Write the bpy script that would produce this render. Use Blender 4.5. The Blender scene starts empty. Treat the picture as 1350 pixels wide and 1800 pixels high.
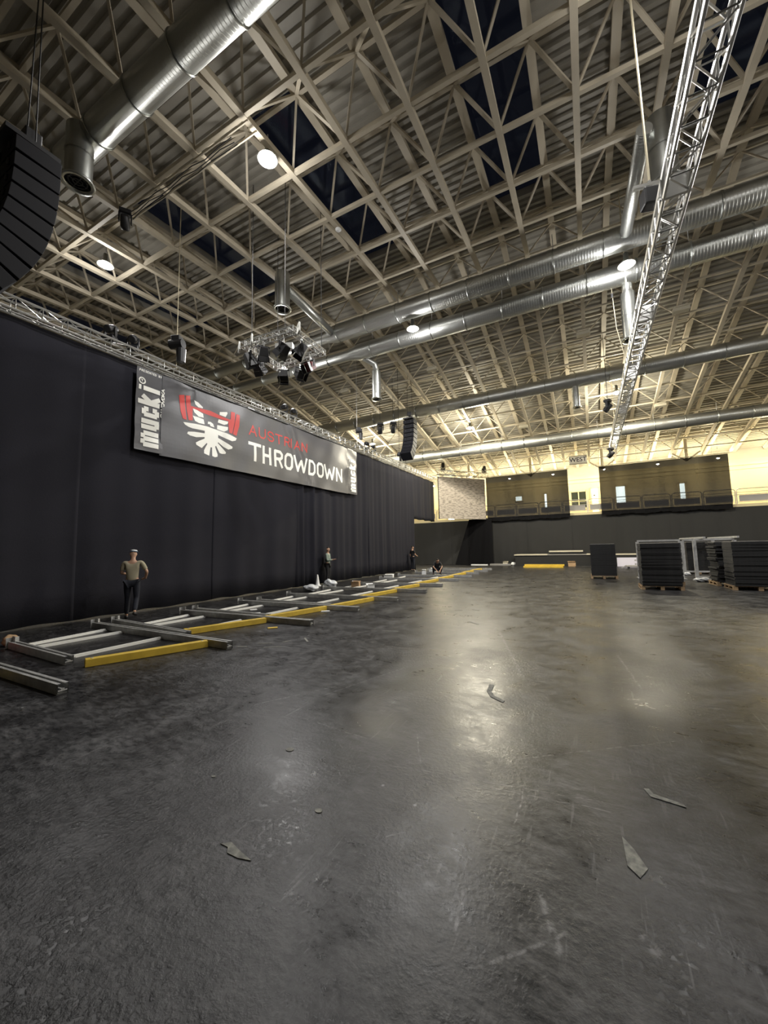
import bpy, bmesh, math, random
from mathutils import Vector, Matrix
random.seed(7)
sc = bpy.context.scene
COL = sc.collection
PI = math.pi
# ------------------------------------------------------------------ camera
yaw, pitch, roll = math.radians(27.8), math.radians(5.3), math.radians(1.2)
Fv = Vector((-math.sin(yaw)*math.cos(pitch), math.cos(yaw)*math.cos(pitch), math.sin(pitch)))
Rv = Vector((math.cos(yaw), math.sin(yaw), 0)); Uv = Rv.cross(Fv)
R2 = Rv*math.cos(roll) - Uv*math.sin(roll); U2 = Rv*math.sin(roll) + Uv*math.cos(roll)
cd = bpy.data.cameras.new('camera'); cam = bpy.data.objects.new('camera', cd); COL.objects.link(cam)
M = Matrix((R2, U2, -Fv)).transposed().to_4x4(); M.translation = Vector((0, 0, 1.65)); cam.matrix_world = M
cd.sensor_fit = 'HORIZONTAL'; cd.sensor_width = 36; cd.lens = 680/1350*36; cd.clip_start = .05; cd.clip_end = 300
sc.camera = cam
# ------------------------------------------------------------------ world, exposure, lamp strengths
w = bpy.data.worlds.new('night_sky'); sc.world = w; w.use_nodes = True
bg = w.node_tree.nodes['Background']; bg.inputs[0].default_value = (.055, .065, .11, 1); bg.inputs[1].default_value = .05
sc.view_settings.view_transform = 'Standard'; sc.view_settings.look = 'None'
sc.view_settings.exposure = 0.0; sc.view_settings.gamma = 1.0; sc.view_settings.use_curve_mapping = False
LAMP_W = 1500.0         # each high-bay lamp, downward cone
LAMP_UP = 130.0          # spill of the same lamp in all directions
LAMP_C = (1.0, .98, .955)
FAR_C = (1.0, .92, .72)   # the lamps over the far half are warmer
BALC_W = 620.0          # each lamp over the gallery
BALC_C = (1.0, .87, .56)

# ------------------------------------------------------------------ materials
def mat(name, base, rough=.6, metal=0., bump=None, noise=None, spec=.5, emit=None, es=1.):
    m = bpy.data.materials.new(name); m.use_nodes = True; nt = m.node_tree; b = nt.nodes['Principled BSDF']
    b.inputs['Base Color'].default_value = (*base, 1); b.inputs['Roughness'].default_value = rough
    b.inputs['Metallic'].default_value = metal; b.inputs['Specular IOR Level'].default_value = spec
    if emit: b.inputs['Emission Color'].default_value = (*emit, 1); b.inputs['Emission Strength'].default_value = es
    if noise or bump:
        tc = nt.nodes.new('ShaderNodeTexCoord')
    if noise:   # (scale, second colour, detail)
        n = nt.nodes.new('ShaderNodeTexNoise'); n.inputs['Scale'].default_value = noise[0]; n.inputs['Detail'].default_value = 6
        r = nt.nodes.new('ShaderNodeValToRGB'); r.color_ramp.elements[0].position = .35; r.color_ramp.elements[1].position = .68
        r.color_ramp.elements[0].color = (*base, 1); r.color_ramp.elements[1].color = (*noise[1], 1)
        nt.links.new(tc.outputs['Object'], n.inputs['Vector']); nt.links.new(n.outputs['Fac'], r.inputs['Fac']); nt.links.new(r.outputs['Color'], b.inputs['Base Color'])
    if bump:    # (scale, distance)
        n2 = nt.nodes.new('ShaderNodeTexNoise'); n2.inputs['Scale'].default_value = bump[0]; n2.inputs['Detail'].default_value = 4
        bp = nt.nodes.new('ShaderNodeBump'); bp.inputs['Distance'].default_value = bump[1]; bp.inputs['Strength'].default_value = .6
        nt.links.new(tc.outputs['Object'], n2.inputs['Vector']); nt.links.new(n2.outputs['Fac'], bp.inputs['Height']); nt.links.new(bp.outputs['Normal'], b.inputs['Normal'])
    return m
MT = {}
MT['cream'] = mat('cream_steel_paint', (.54, .48, .37), .55, noise=(1.3, (.46, .405, .31)))
MT['deck'] = mat('deck_paint', (.36, .34, .29), .6, noise=(.6, (.29, .27, .23)))
MT['galv'] = mat('galvanised_sheet', (.46, .47, .45), .30, .95, noise=(2.5, (.36, .37, .35)))
MT['alu'] = mat('aluminium_tube', (.72, .72, .70), .32, .85)
MT['steel'] = mat('zinc_plated_steel', (.50, .50, .49), .42, .45, noise=(9, (.36, .36, .36)))
MT['yellow'] = mat('yellow_paint', (.62, .43, .05), .45, noise=(6, (.5, .34, .04)))
MT['cloth'] = mat('black_molton', (.018, .018, .024), .95, bump=(30, .004), spec=.15)
MT['shadecloth'] = mat('painted_shade_black', (.006, .006, .007), .95, spec=.1)  # near-black colour that stands for shadow below the screen and the gauze
MT['cloth2'] = mat('black_molton_grey', (.030, .030, .030), .95, bump=(30, .004), spec=.15)
MT['vinyl'] = mat('banner_vinyl', (.075, .075, .085), .42, bump=(1.2, .02))
MT['white'] = mat('white_print', (.85, .85, .80), .5)
MT['red'] = mat('red_print', (.55, .035, .03), .5)
MT['black'] = mat('black_plastic', (.012, .012, .014), .5)
MT['speaker'] = mat('speaker_cabinet_paint', (.006, .006, .009), .7, spec=.25)
MT['rubber'] = mat('rubber_mat', (.006, .006, .007), .8, noise=(12, (.013, .013, .013)), bump=(60, .004))
MT['wood'] = mat('pallet_wood', (.36, .25, .14), .8, noise=(7, (.24, .16, .09)))
MT['wall'] = mat('hall_wall', (.30, .27, .20), .8, noise=(.5, (.26, .23, .18)))
MT['creamwall'] = mat('gallery_wall', (.52, .45, .28), .7)
MT['concrete'] = mat('gallery_concrete', (.50, .46, .36), .7)
MT['greypanel'] = mat('grey_panel', (.28, .27, .26), .5)
MT['glassdark'] = mat('window_glass', (.03, .035, .03), .1)
MT['doorwhite'] = mat('white_door', (.85, .86, .86), .5)
MT['litglass'] = mat('lit_window_glass', (.6, .65, .65), .3, emit=(.85, 1.0, 1.0), es=14.0)
MT['skin'] = mat('skin', (.42, .25, .17), .55)
MT['tan'] = mat('tan_shirt_cloth', (.30, .27, .19), .9)
MT['navy'] = mat('dark_trouser_cloth', (.008, .010, .018), .9)
MT['blacktee'] = mat('black_shirt_cloth', (.010, .010, .012), .9)
MT['teal'] = mat('pale_green_jacket_cloth', (.24, .29, .25), .8)
MT['darkgreen'] = mat('dark_jacket_cloth', (.015, .030, .030), .8)
MT['hair'] = mat('dark_hair', (.012, .008, .006), .8)
MT['bluewool'] = mat('pale_blue_wool', (.20, .30, .42), .9)
MT['plastic'] = mat('clear_plastic_film', (.55, .57, .60), .35, bump=(14, .03))
MT['lampglass'] = mat('lamp_glass', (1, 1, 1), .3, emit=(1.0, .96, .9), es=260.)
MT['rodpaint'] = mat('pale_rod_paint', (.80, .80, .76), .5)
MT['signgrey'] = mat('sign_face', (.80, .78, .72), .6)
MT['signtext'] = mat('sign_letters', (.02, .02, .03), .6)
MT['cardboard'] = mat('cardboard', (.38, .25, .14), .85)
MT['lilac'] = mat('pale_banner', (.62, .60, .70), .7)
MT['chip'] = mat('pale_floor_paint', (.24, .24, .21), .85, noise=(30, (.09, .09, .085)))
MT['chain'] = mat('bright_chain', (.75, .68, .5), .4, .7)
MT['rope'] = mat('dark_wire', (.02, .02, .02), .6)
MT['redlens'] = mat('dark_red_lens', (.12, .015, .015), .2)

def duct_mat():
    m = bpy.data.materials.new('spiral_duct_sheet'); m.use_nodes = True; nt = m.node_tree; b = nt.nodes['Principled BSDF']
    b.inputs['Metallic'].default_value = .95; b.inputs['Base Color'].default_value = (.50, .51, .49, 1)
    tc = nt.nodes.new('ShaderNodeTexCoord'); uvn = tc.outputs['UV']
    wv = nt.nodes.new('ShaderNodeTexWave'); wv.wave_type = 'BANDS'; wv.bands_direction = 'X'; wv.wave_profile = 'SAW'
    wv.inputs['Scale'].default_value = 1.0; wv.inputs['Distortion'].default_value = 0
    nt.links.new(uvn, wv.inputs['Vector'])
    rp = nt.nodes.new('ShaderNodeValToRGB'); rp.color_ramp.elements[0].position = .0; rp.color_ramp.elements[0].color = (1, 1, 1, 1)
    rp.color_ramp.elements[1].position = .14; rp.color_ramp.elements[1].color = (0, 0, 0, 1)
    nt.links.new(wv.outputs['Fac'], rp.inputs['Fac'])
    bp = nt.nodes.new('ShaderNodeBump'); bp.inputs['Distance'].default_value = .008; bp.inputs['Strength'].default_value = .4
    nt.links.new(rp.outputs['Color'], bp.inputs['Height']); nt.links.new(bp.outputs['Normal'], b.inputs['Normal'])
    n = nt.nodes.new('ShaderNodeTexNoise'); n.inputs['Scale'].default_value = 3; nt.links.new(tc.outputs['Object'], n.inputs['Vector'])
    mr = nt.nodes.new('ShaderNodeMapRange'); mr.inputs['To Min'].default_value = .30; mr.inputs['To Max'].default_value = .46
    nt.links.new(n.outputs['Fac'], mr.inputs['Value']); nt.links.new(mr.outputs['Result'], b.inputs['Roughness'])
    return m
MT['duct'] = duct_mat()

def gauze_mat():
    m = bpy.data.materials.new('black_gauze'); m.use_nodes = True; nt = m.node_tree
    for n in list(nt.nodes): nt.nodes.remove(n)
    o = nt.nodes.new('ShaderNodeOutputMaterial'); mx = nt.nodes.new('ShaderNodeMixShader'); t = nt.nodes.new('ShaderNodeBsdfTransparent')
    d = nt.nodes.new('ShaderNodeBsdfDiffuse'); d.inputs[0].default_value = (.022, .022, .024, 1)
    tc = nt.nodes.new('ShaderNodeTexCoord'); n = nt.nodes.new('ShaderNodeTexNoise'); n.inputs['Scale'].default_value = .6
    mp = nt.nodes.new('ShaderNodeMapping'); mp.inputs['Scale'].default_value = (1, 1, .12)
    nt.links.new(tc.outputs['Object'], mp.inputs[0]); nt.links.new(mp.outputs[0], n.inputs['Vector'])
    mr = nt.nodes.new('ShaderNodeMapRange'); mr.inputs['From Min'].default_value = .3; mr.inputs['From Max'].default_value = .7
    mr.inputs['To Min'].default_value = .925; mr.inputs['To Max'].default_value = .972
    nt.links.new(n.outputs['Fac'], mr.inputs['Value']); nt.links.new(mr.outputs['Result'], mx.inputs[0])
    nt.links.new(t.outputs[0], mx.inputs[1]); nt.links.new(d.outputs[0], mx.inputs[2]); nt.links.new(mx.outputs[0], o.inputs[0])
    return m
MT['gauze'] = gauze_mat()

def skyglass():
    m = bpy.data.materials.new('skylight_glass'); m.use_nodes = True; nt = m.node_tree
    for n in list(nt.nodes): nt.nodes.remove(n)
    o = nt.nodes.new('ShaderNodeOutputMaterial'); mx = nt.nodes.new('ShaderNodeMixShader'); t = nt.nodes.new('ShaderNodeBsdfTransparent')
    g = nt.nodes.new('ShaderNodeBsdfGlossy'); g.inputs['Roughness'].default_value = .08; g.inputs[0].default_value = (.6, .7, .9, 1)
    f = nt.nodes.new('ShaderNodeFresnel'); f.inputs[0].default_value = 1.45
    nt.links.new(f.outputs[0], mx.inputs[0]); nt.links.new(t.outputs[0], mx.inputs[1]); nt.links.new(g.outputs[0], mx.inputs[2]); nt.links.new(mx.outputs[0], o.inputs[0])
    return m
MT['skyglass'] = skyglass()

def led_mat():
    m = bpy.data.materials.new('led_screen_modules'); m.use_nodes = True; nt = m.node_tree; b = nt.nodes['Principled BSDF']
    tc = nt.nodes.new('ShaderNodeTexCoord'); mp = nt.nodes.new('ShaderNodeMapping'); mp.inputs['Scale'].default_value = (2.4, 7.5, 1)
    br = nt.nodes.new('ShaderNodeTexNoise'); br.inputs['Scale'].default_value = 1.4; br.inputs['Detail'].default_value = 5
    nt.links.new(tc.outputs['UV'], mp.inputs[0]); nt.links.new(mp.outputs[0], br.inputs['Vector'])
    r = nt.nodes.new('ShaderNodeValToRGB'); r.color_ramp.elements[0].position = .36; r.color_ramp.elements[0].color = (.17, .15, .13, 1)
    r.color_ramp.elements[1].position = .56; r.color_ramp.elements[1].color = (.36, .32, .28, 1)
    nt.links.new(br.outputs['Fac'], r.inputs[0]); nt.links.new(r.outputs[0], b.inputs['Base Color']); b.inputs['Roughness'].default_value = .6
    return m
MT['led'] = led_mat()

SCUFFS = [((-1.48, 2.76), (0.13, 2.99), 0.006), ((-1.03, 2.78), (0.06, 2.89), 0.006), ((-0.63, 3.24), (0.63, 4.18), 0.008), ((-1.46, 3.3), (-1.24, 2.86), 0.008), ((-0.5, 2.51), (-0.5, 2.94), 0.008), ((-0.32, 2.13), (-0.2, 1.81), 0.022), ((-0.61, 1.73), (-0.64, 1.97), 0.012), ((-1.64, 7.77), (-0.78, 5.05), 0.03), ((-1.34, 4.04), (-0.69, 3.85), 0.025), ((-2.61, 3.12), (-1.79, 3.04), 0.012), ((-2.79, 3.63), (-2.33, 5.1), 0.015), ((0.26, 6.86), (0.42, 5.29), 0.02), ((-1.15, 2.09), (-1.04, 2.19), 0.007), ((-0.49, 1.64), (-0.18, 1.95), 0.012), ((-3.32, 3.13), (-2.69, 4.18), 0.012), ((0.09, 2.08), (0.16, 1.99), 0.03)]
def floor_mat():
    m = bpy.data.materials.new('worn_black_asphalt_floor'); m.use_nodes = True; nt = m.node_tree; b = nt.nodes['Principled BSDF']; L = nt.links.new
    tc = nt.nodes.new('ShaderNodeTexCoord')
    def noise(scale, det=6, rough=.6, sx=1, sy=1, rot=0, dist=0):
        mp = nt.nodes.new('ShaderNodeMapping'); mp.inputs['Scale'].default_value = (sx, sy, 1); mp.inputs['Rotation'].default_value = (0, 0, rot)
        L(tc.outputs['Object'], mp.inputs[0]); n = nt.nodes.new('ShaderNodeTexNoise'); n.inputs['Scale'].default_value = scale
        n.inputs['Detail'].default_value = det; n.inputs['Roughness'].default_value = rough; n.inputs['Distortion'].default_value = dist
        L(mp.outputs[0], n.inputs['Vector']); return n.outputs['Fac']
    def rng(v, a, bb, c=0., d=1.):
        r = nt.nodes.new('ShaderNodeMapRange'); r.inputs['From Min'].default_value = a; r.inputs['From Max'].default_value = bb
        r.inputs['To Min'].default_value = c; r.inputs['To Max'].default_value = d; L(v, r.inputs['Value']); return r.outputs['Result']
    def op(k, a, c):
        n = nt.nodes.new('ShaderNodeMath'); n.operation = k
        for i, v in enumerate((a, c)):
            if isinstance(v, (int, float)): n.inputs[i].default_value = v
            else: L(v, n.inputs[i])
        return n.outputs[0]
    big = rng(noise(.35, 8, .65), .35, .7); med = rng(noise(2.2, 8, .7), .42, .72); fine = rng(noise(7, 8, .75, 1.0, 2.2, .5), .40, .75)
    def scr(rot, sc_, thr):       # short thin scratches
        return op('MULTIPLY', rng(noise(sc_, 2, .5, 20, 1.6, rot), thr, thr+.05), rng(noise(1.3, 3, .5, 1, 1, rot*2), .50, .62))
    s = op('MAXIMUM', scr(.5, 1.3, .66), scr(1.9, 1.1, .66)); s = op('MAXIMUM', s, scr(2.7, 1.5, .66)); s = op('MAXIMUM', s, scr(1.2, 1.2, .67))
    s = op('MULTIPLY', s, .45)
    wob = noise(3, 4)
    grain = rng(noise(22, 4, .6), .42, .6)
    for (ax, ay), (bx, by), wd_ in SCUFFS:
        ln = math.hypot(bx-ax, by-ay); an = math.atan2(by-ay, bx-ax)
        mp = nt.nodes.new('ShaderNodeMapping'); mp.vector_type = 'TEXTURE'; mp.inputs['Location'].default_value = (ax, ay, 0); mp.inputs['Rotation'].default_value = (0, 0, an)
        L(tc.outputs['Object'], mp.inputs[0]); sp = nt.nodes.new('ShaderNodeSeparateXYZ'); L(mp.outputs[0], sp.inputs[0])
        v = op('ABSOLUTE', op('ADD', sp.outputs[1], op('MULTIPLY', op('SUBTRACT', wob, .5), .06)), 0)
        seg = op('MULTIPLY', rng(v, wd_, wd_*.3), op('MULTIPLY', rng(sp.outputs[0], 0, .05*ln), rng(sp.outputs[0], ln, ln*.9)))
        s = op('MAXIMUM', s, op('MULTIPLY', op('MULTIPLY', seg, grain), .9))
    vo = nt.nodes.new('ShaderNodeTexVoronoi'); vo.inputs['Scale'].default_value = 3.1; L(tc.outputs['Object'], vo.inputs['Vector'])
    chip = op('MULTIPLY', rng(vo.outputs['Distance'], .05, .02), rng(noise(1.1, 2), .50, .56))
    base = op('ADD', op('MULTIPLY', big, .006), op('MULTIPLY', op('ADD', op('MULTIPLY', med, fine), op('MULTIPLY', fine, .22)), .12))
    val = op('ADD', op('ADD', base, .004), op('ADD', op('MULTIPLY', s, .11), op('MULTIPLY', chip, .20)))
    cc = nt.nodes.new('ShaderNodeCombineColor'); L(val, cc.inputs[0]); L(op('MULTIPLY', val, .985), cc.inputs[1]); L(op('MULTIPLY', val, 1.02), cc.inputs[2])
    L(cc.outputs[0], b.inputs['Base Color'])
    ro = op('ADD', rng(noise(.9, 7, .7), .3, .7, .20, .36), op('MULTIPLY', op('ADD', med, fine), .15)); L(ro, b.inputs['Roughness'])
    b.inputs['Specular IOR Level'].default_value = .26
    h = op('ADD', op('MULTIPLY', noise(3, 5, .6), .6), op('MULTIPLY', rng(noise(34, 4, .6), .42, .75), op('ADD', op('MULTIPLY', rng(noise(.45, 3), .44, .60), .34), .12)))
    bp = nt.nodes.new('ShaderNodeBump'); bp.inputs['Distance'].default_value = .010; bp.inputs['Strength'].default_value = .5
    L(h, bp.inputs['Height']); L(bp.outputs['Normal'], b.inputs['Normal'])
    return m
MT['floor'] = floor_mat()

# ------------------------------------------------------------------ mesh helpers
class MB:
    def __init__(s): s.v = []; s.f = []; s.uv = None
    def quad_box(s, pts):
        n = len(s.v); s.v += [tuple(p) for p in pts]
        s.f += [tuple(n+i for i in q) for q in ((0, 3, 2, 1), (4, 5, 6, 7), (0, 1, 5, 4), (1, 2, 6, 5), (2, 3, 7, 6), (3, 0, 4, 7))]
        return s
    def box(s, x0, x1, y0, y1, z0, z1):
        return s.quad_box([(x0, y0, z0), (x1, y0, z0), (x1, y1, z0), (x0, y1, z0), (x0, y0, z1), (x1, y0, z1), (x1, y1, z1), (x0, y1, z1)])
    def bar(s, a, b, wd, ht, up=(0, 0, 1)):
        a, b = Vector(a), Vector(b); d = (b-a).normalized(); u = Vector(up)
        if abs(d.dot(u)) > .98: u = Vector((0, 1, 0))
        r = d.cross(u).normalized()*wd/2; u = r.cross(d).normalized()*ht/2
        return s.quad_box([a-r-u, a+r-u, a+r+u, a-r+u, b-r-u, b+r-u, b+r+u, b-r+u])
    def tube(s, pts, rad, seg=8, cap=True):
        pts = [Vector(p) for p in pts]; rads = rad if isinstance(rad, (list, tuple)) else [rad]*len(pts)
        n0 = len(s.v); prev = None
        for i, p in enumerate(pts):
            d = ((pts[min(i+1, len(pts)-1)]-pts[max(i-1, 0)])).normalized()
            if prev is None:
                u = Vector((0, 0, 1)) if abs(d.z) < .9 else Vector((0, 1, 0))
            else: u = prev
            r = d.cross(u).normalized(); u = r.cross(d).normalized(); prev = u
            for k in range(seg):
                t = 2*PI*k/seg; s.v.append(tuple(p + (r*math.cos(t)+u*math.sin(t))*rads[i]))
        for i in range(len(pts)-1):
            for k in range(seg):
                a = n0+i*seg+k; b = n0+i*seg+(k+1) % seg; s.f.append((a, a+seg, b+seg, b))
        if cap:
            s.f.append(tuple(n0+k for k in range(seg))); s.f.append(tuple(n0+(len(pts)-1)*seg+k for k in reversed(range(seg))))
        return s
    def lathe(s, prof, c=(0, 0, 0), seg=16):   # profile (r, z) about the z axis
        pts = [(c[0], c[1], c[2]+z) for r, z in prof]
        n0 = len(s.v)
        for r, z in prof:
            for k in range(seg):
                t = 2*PI*k/seg; s.v.append((c[0]+r*math.cos(t), c[1]+r*math.sin(t), c[2]+z))
        for i in range(len(prof)-1):
            for k in range(seg):
                a = n0+i*seg+k; b = n0+i*seg+(k+1) % seg; s.f.append((a, b, b+seg, a+seg))
        return s
    def build(s, name, m, parent=None, loc=None, smooth=False, bevel=0):
        me = bpy.data.meshes.new(name); me.from_pydata(s.v, [], s.f); me.update()
        me.materials.append(MT[m] if isinstance(m, str) else m)
        if smooth:
            me.polygons.foreach_set('use_smooth', [len(p.vertices) == 4 for p in me.polygons])
        o = bpy.data.objects.new(name, me); COL.objects.link(o)
        if parent: o.parent = parent
        if loc: o.location = loc
        if bevel:
            b = o.modifiers.new('bevel', 'BEVEL'); b.width = bevel; b.segments = 2; b.limit_method = 'ANGLE'
        return o
def tag(o, label, cat, group=None, kind=None):
    if label: o['label'] = label
    if cat: o['category'] = cat
    if group: o['group'] = group
    if kind: o['kind'] = kind
    return o
def thing(name, label, cat, loc=(0, 0, 0), rz=0, group=None):
    o = bpy.data.objects.new(name, None); COL.objects.link(o); o.location = loc; o.rotation_euler = (0, 0, rz); o.empty_display_size = .1
    return tag(o, label, cat, group)
def struct(o): o['kind'] = 'structure'; return o
def dup(root, loc, rz=None, label=None, group=None):
    r = root.copy(); COL.objects.link(r); r.location = loc
    if rz is not None: r.rotation_euler = (0, 0, rz)
    if label: r['label'] = label
    if group: r['group'] = group
    for ch in list(root.children):
        c = ch.copy(); COL.objects.link(c); c.parent = r
        for g in ch.children:
            d = g.copy(); COL.objects.link(d); d.parent = c
    return r
def nth(i): return ['first', 'second', 'third', 'fourth', 'fifth', 'sixth', 'seventh', 'eighth', 'ninth', 'tenth', 'eleventh', 'twelfth', 'thirteenth', 'fourteenth', 'fifteenth'][i-1]
def latt(mb, a, b, side, n, r=.025, rd=.012, upv=(0, 0, 1), lat=None):
    """box truss from a to b: four chords and zigzag lacing"""
    a, b = Vector(a), Vector(b); d = (b-a).normalized(); u = Vector(upv); rr = d.cross(u).normalized(); u = rr.cross(d).normalized()
    h = side/2; cs = [rr*h+u*h, rr*-h+u*h, rr*-h-u*h, rr*h-u*h]
    for c in cs: mb.tube([a+c, b+c], r, 6)
    for i in range(n):
        p = a+(b-a)*(i/n); q = a+(b-a)*((i+1)/n)
        for k in range(4):
            c1, c2 = cs[k], cs[(k+1) % 4]
            if i % 2: c1, c2 = c2, c1
            mb.tube([p+c1, q+c2], rd, 4, False)
        for k in range(4): mb.tube([p+cs[k], p+cs[(k+1) % 4]], rd, 4, False)
    for k in range(4): mb.tube([b+cs[k], b+cs[(k+1) % 4]], rd*1.6, 4, False)
    return mb

# ------------------------------------------------------------------ roof geometry
YR = 14.68; ZR = 12.5
def zL(y): return ZR - .05*(YR-y) if y < YR else ZR - .22*(y-YR)
DZ = 1.0
L0 = -1.40; SP = 1.77
KS = list(range(-11, 9))
def xl(k): return L0+SP*k
NY = [YR-SP*(i+.95)+SP*.0 for i in range(0, 9)]   # near node rows
NY = [12.99-1.77*i for i in range(8)]
FY = [YR+1.75*i for i in range(12)]

# ---- setting: floor, walls, deck, skylights
X0, X1, Y0, Y1 = -24., 24., -14., 38.
mb = MB(); mb.v = [(X0, Y0, 0), (X1, Y0, 0), (X1, Y1, 0), (X0, Y1, 0)]; mb.f = [(0, 1, 2, 3)]
struct(mb.build('floor', 'floor'))
def wallq(name, pts, m='wall'):
    mb = MB(); mb.v = pts; mb.f = [tuple(range(len(pts)))]; return struct(mb.build(name, m))
def deckz(y): return zL(y)+DZ+.13
wallq('wall_left', [(X0, Y0, 0), (X0, Y1, 0), (X0, Y1, deckz(Y1)+.3), (X0, YR, deckz(YR)+.3), (X0, Y0, deckz(Y0)+.3)])
wallq('wall_right', [(X1, Y0, 0), (X1, Y0, deckz(Y0)+.3), (X1, YR, deckz(YR)+.3), (X1, Y1, deckz(Y1)+.3), (X1, Y1, 0)])
wallq('wall_near', [(X0, Y0, 0), (X0, Y0, deckz(Y0)+.3), (X1, Y0, deckz(Y0)+.3), (X1, Y0, 0)])
# far wall behind the gallery, cream, with an opening-free plane and profile bands
wb = MB(); wb.box(X0, X1, 38.0, 38.25, 0, 7.75); struct(wb.build('wall_far', 'creamwall'))
t = MB(); t.box(X0, X1, 37.85, 38.0, 7.28, 7.50); t.box(X0, X1, 37.90, 38.0, 6.98, 7.20); struct(t.build('trim_1', 'creamwall'))
t = MB(); t.box(X0, X1, 38.0, 38.3, 7.75, 9.4); struct(t.build('trim_2', 'deck'))
# corrugated deck: ribs run across the hall, with holes for the skylights
SKX = [(xl(k)-SP/2, xl(k)+SP/2) for k in (-12, -9, -6, -3, 0, 3, 6, 9)]
SKY0, SKY1 = 6.72, 13.1
def deck_profile(y0, y1, per=.27):
    out = []; y = y0; n = max(1, round((y1-y0)/per)); p = (y1-y0)/n
    for i in range(n):
        b = y0+i*p
        out += [(b, 0), (b+p*.42, 0), (b+p*.52, .075), (b+p*.90, .075)]
    out.append((y1, 0)); return out
def deck_strip(mb, x0, x1, y0, y1):
    pr = deck_profile(y0, y1); n0 = len(mb.v)
    for (y, dz) in pr:
        z = deckz(y)+dz; mb.v += [(x0, y, z), (x1, y, z)]
    for i in range(len(pr)-1):
        a = n0+2*i; mb.f.append((a, a+2, a+3, a+1))
dk = MB()
deck_strip(dk, X0, X1, Y0, SKY0); deck_strip(dk, X0, X1, SKY1, YR); deck_strip(dk, X0, X1, YR, 38.3)
e = [X0]+[v for ab in SKX for v in ab]+[X1]
for i in range(0, len(e), 2):
    if e[i+1]-e[i] > .01: deck_strip(dk, e[i], e[i+1], SKY0, SKY1)
struct(dk.build('ceiling', 'deck'))
for i, (a, b) in enumerate(SKX):
    s = MB(); s.v = [(a, SKY0, deckz(SKY0)+.25), (b, SKY0, deckz(SKY0)+.25), (b, SKY1, deckz(SKY1)+.25), (a, SKY1, deckz(SKY1)+.25)]; s.f = [(0, 3, 2, 1)]
    o = struct(s.build('window_%d' % (i+1), 'skyglass'))
    fr = MB()
    for x in (a, b): fr.bar((x, SKY0, deckz(SKY0)+.13), (x, SKY1, deckz(SKY1)+.13), .03, .28)
    for y in (SKY0, SKY1): fr.bar((a, y, deckz(y)+.13), (b, y, deckz(y)+.13), .03, .28)
    fr.build('window_frame', 'deck', o)

# ------------------------------------------------------------------ roof frame
xa, xb = xl(KS[0])-SP/2, xl(KS[-1])+SP/2
def side_words(n, what='hanging truss'):
    if n == 0: return 'nearest the hanging truss'
    return nth(abs(n))+(' left' if n < 0 else ' right')+' of the beam nearest the hanging truss'
for k in KS:
    x = xl(k); m = MB()
    for (a, b) in (((x, -1.2, zL(-1.2)), (x, YR, zL(YR))), ((x, YR, zL(YR)), (x, 35.2, zL(35.2)))): m.bar(a, b, .15, .15)
    tag(m.build('lower_roof_beam', 'cream'), 'cream lower roof beam, '+side_words(k-2), 'roof beam', 'lower lengthwise roof beams')
for k in KS[:-1]:
    x = xl(k)+SP/2; m = MB()
    for (a, b) in (((x, -1.2, zL(-1.2)+DZ), (x, YR, zL(YR)+DZ)), ((x, YR, zL(YR)+DZ), (x, 37.9, zL(37.9)+DZ))):
        m.bar(a, b, .20, .14)
    tag(m.build('upper_roof_beam', 'cream'), 'wide upper roof beam under the decking, '+side_words(k-1), 'roof beam', 'upper lengthwise roof beams')
def webmesh(a, b, wd=.075, ht=.06):
    m = MB(); m.bar(a, b, wd, ht); me = bpy.data.meshes.new('web'); me.from_pydata(m.v, [], m.f); me.update(); me.materials.append(MT['cream']); return me
def truss(y, near, label):
    t = thing('roof_cross_truss', label, 'roof truss', (0, y, zL(y)), 0, 'cross trusses of the roof')
    m = MB(); m.bar((xa, 0, 0), (xb, 0, 0), .10 if near else .07, .12 if near else .07); m.build('lower_chord', 'cream', t)
    uy = .885 if near else 0
    m = MB(); uz = zL(y+uy)+DZ-zL(y)-.03
    m.bar((xa, uy, uz), (xb, uy, uz), .10 if near else .06, .10 if near else .06); m.build('upper_chord', 'cream', t)
    ends = [(-.885, 0), (.885, 0)] if not near else [(-.885, -.885), (.885, -.885), (-.885, .885), (.885, .885)]
    for (dx, dy) in ends:
        key = (near, dx, dy)
        if key not in WEBS:
            dz = zL(y+dy)+DZ-zL(y)-.03
            WEBS[key] = webmesh((0, 0, .05), (dx, dy, dz), (.085 if dx < 0 else .055) if near else .045, .06 if near else .04)
        for k in KS:
            o = bpy.data.objects.new('web', WEBS[key]); COL.objects.link(o); o.parent = t; o.location = (xl(k), 0, 0)
WEBS = {}
for i, y in enumerate(NY): truss(y, True, 'cream cross truss of the flat near roof, %s on the camera side of the ducts' % nth(i+1))
for i, y in enumerate(FY): truss(y, False, 'cream cross truss of the sloping far roof, %s counted from the gallery' % nth(12-i))
# brackets that carry the roof at the gallery
for i, k in enumerate((-8, -5, -2, 1, 4, 7)):
    x = xl(k)+SP/2; m = MB(); yb = 34.6; zt = zL(34.6)
    for s in (-1, 1): m.bar((x+s*.885, yb, zt), (x+s*.05, yb, zt-.62), .10, .08, (0, 1, 0))
    m.bar((x, yb, zt-.70), (x, yb, zt+DZ), .18, .14, (0, 1, 0))
    tag(m.build('roof_bracket', 'cream'), 'cream forked bracket holding up the roof at the gallery, %s from the left' % nth(i+1), 'bracket', 'roof brackets along the gallery')

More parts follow.
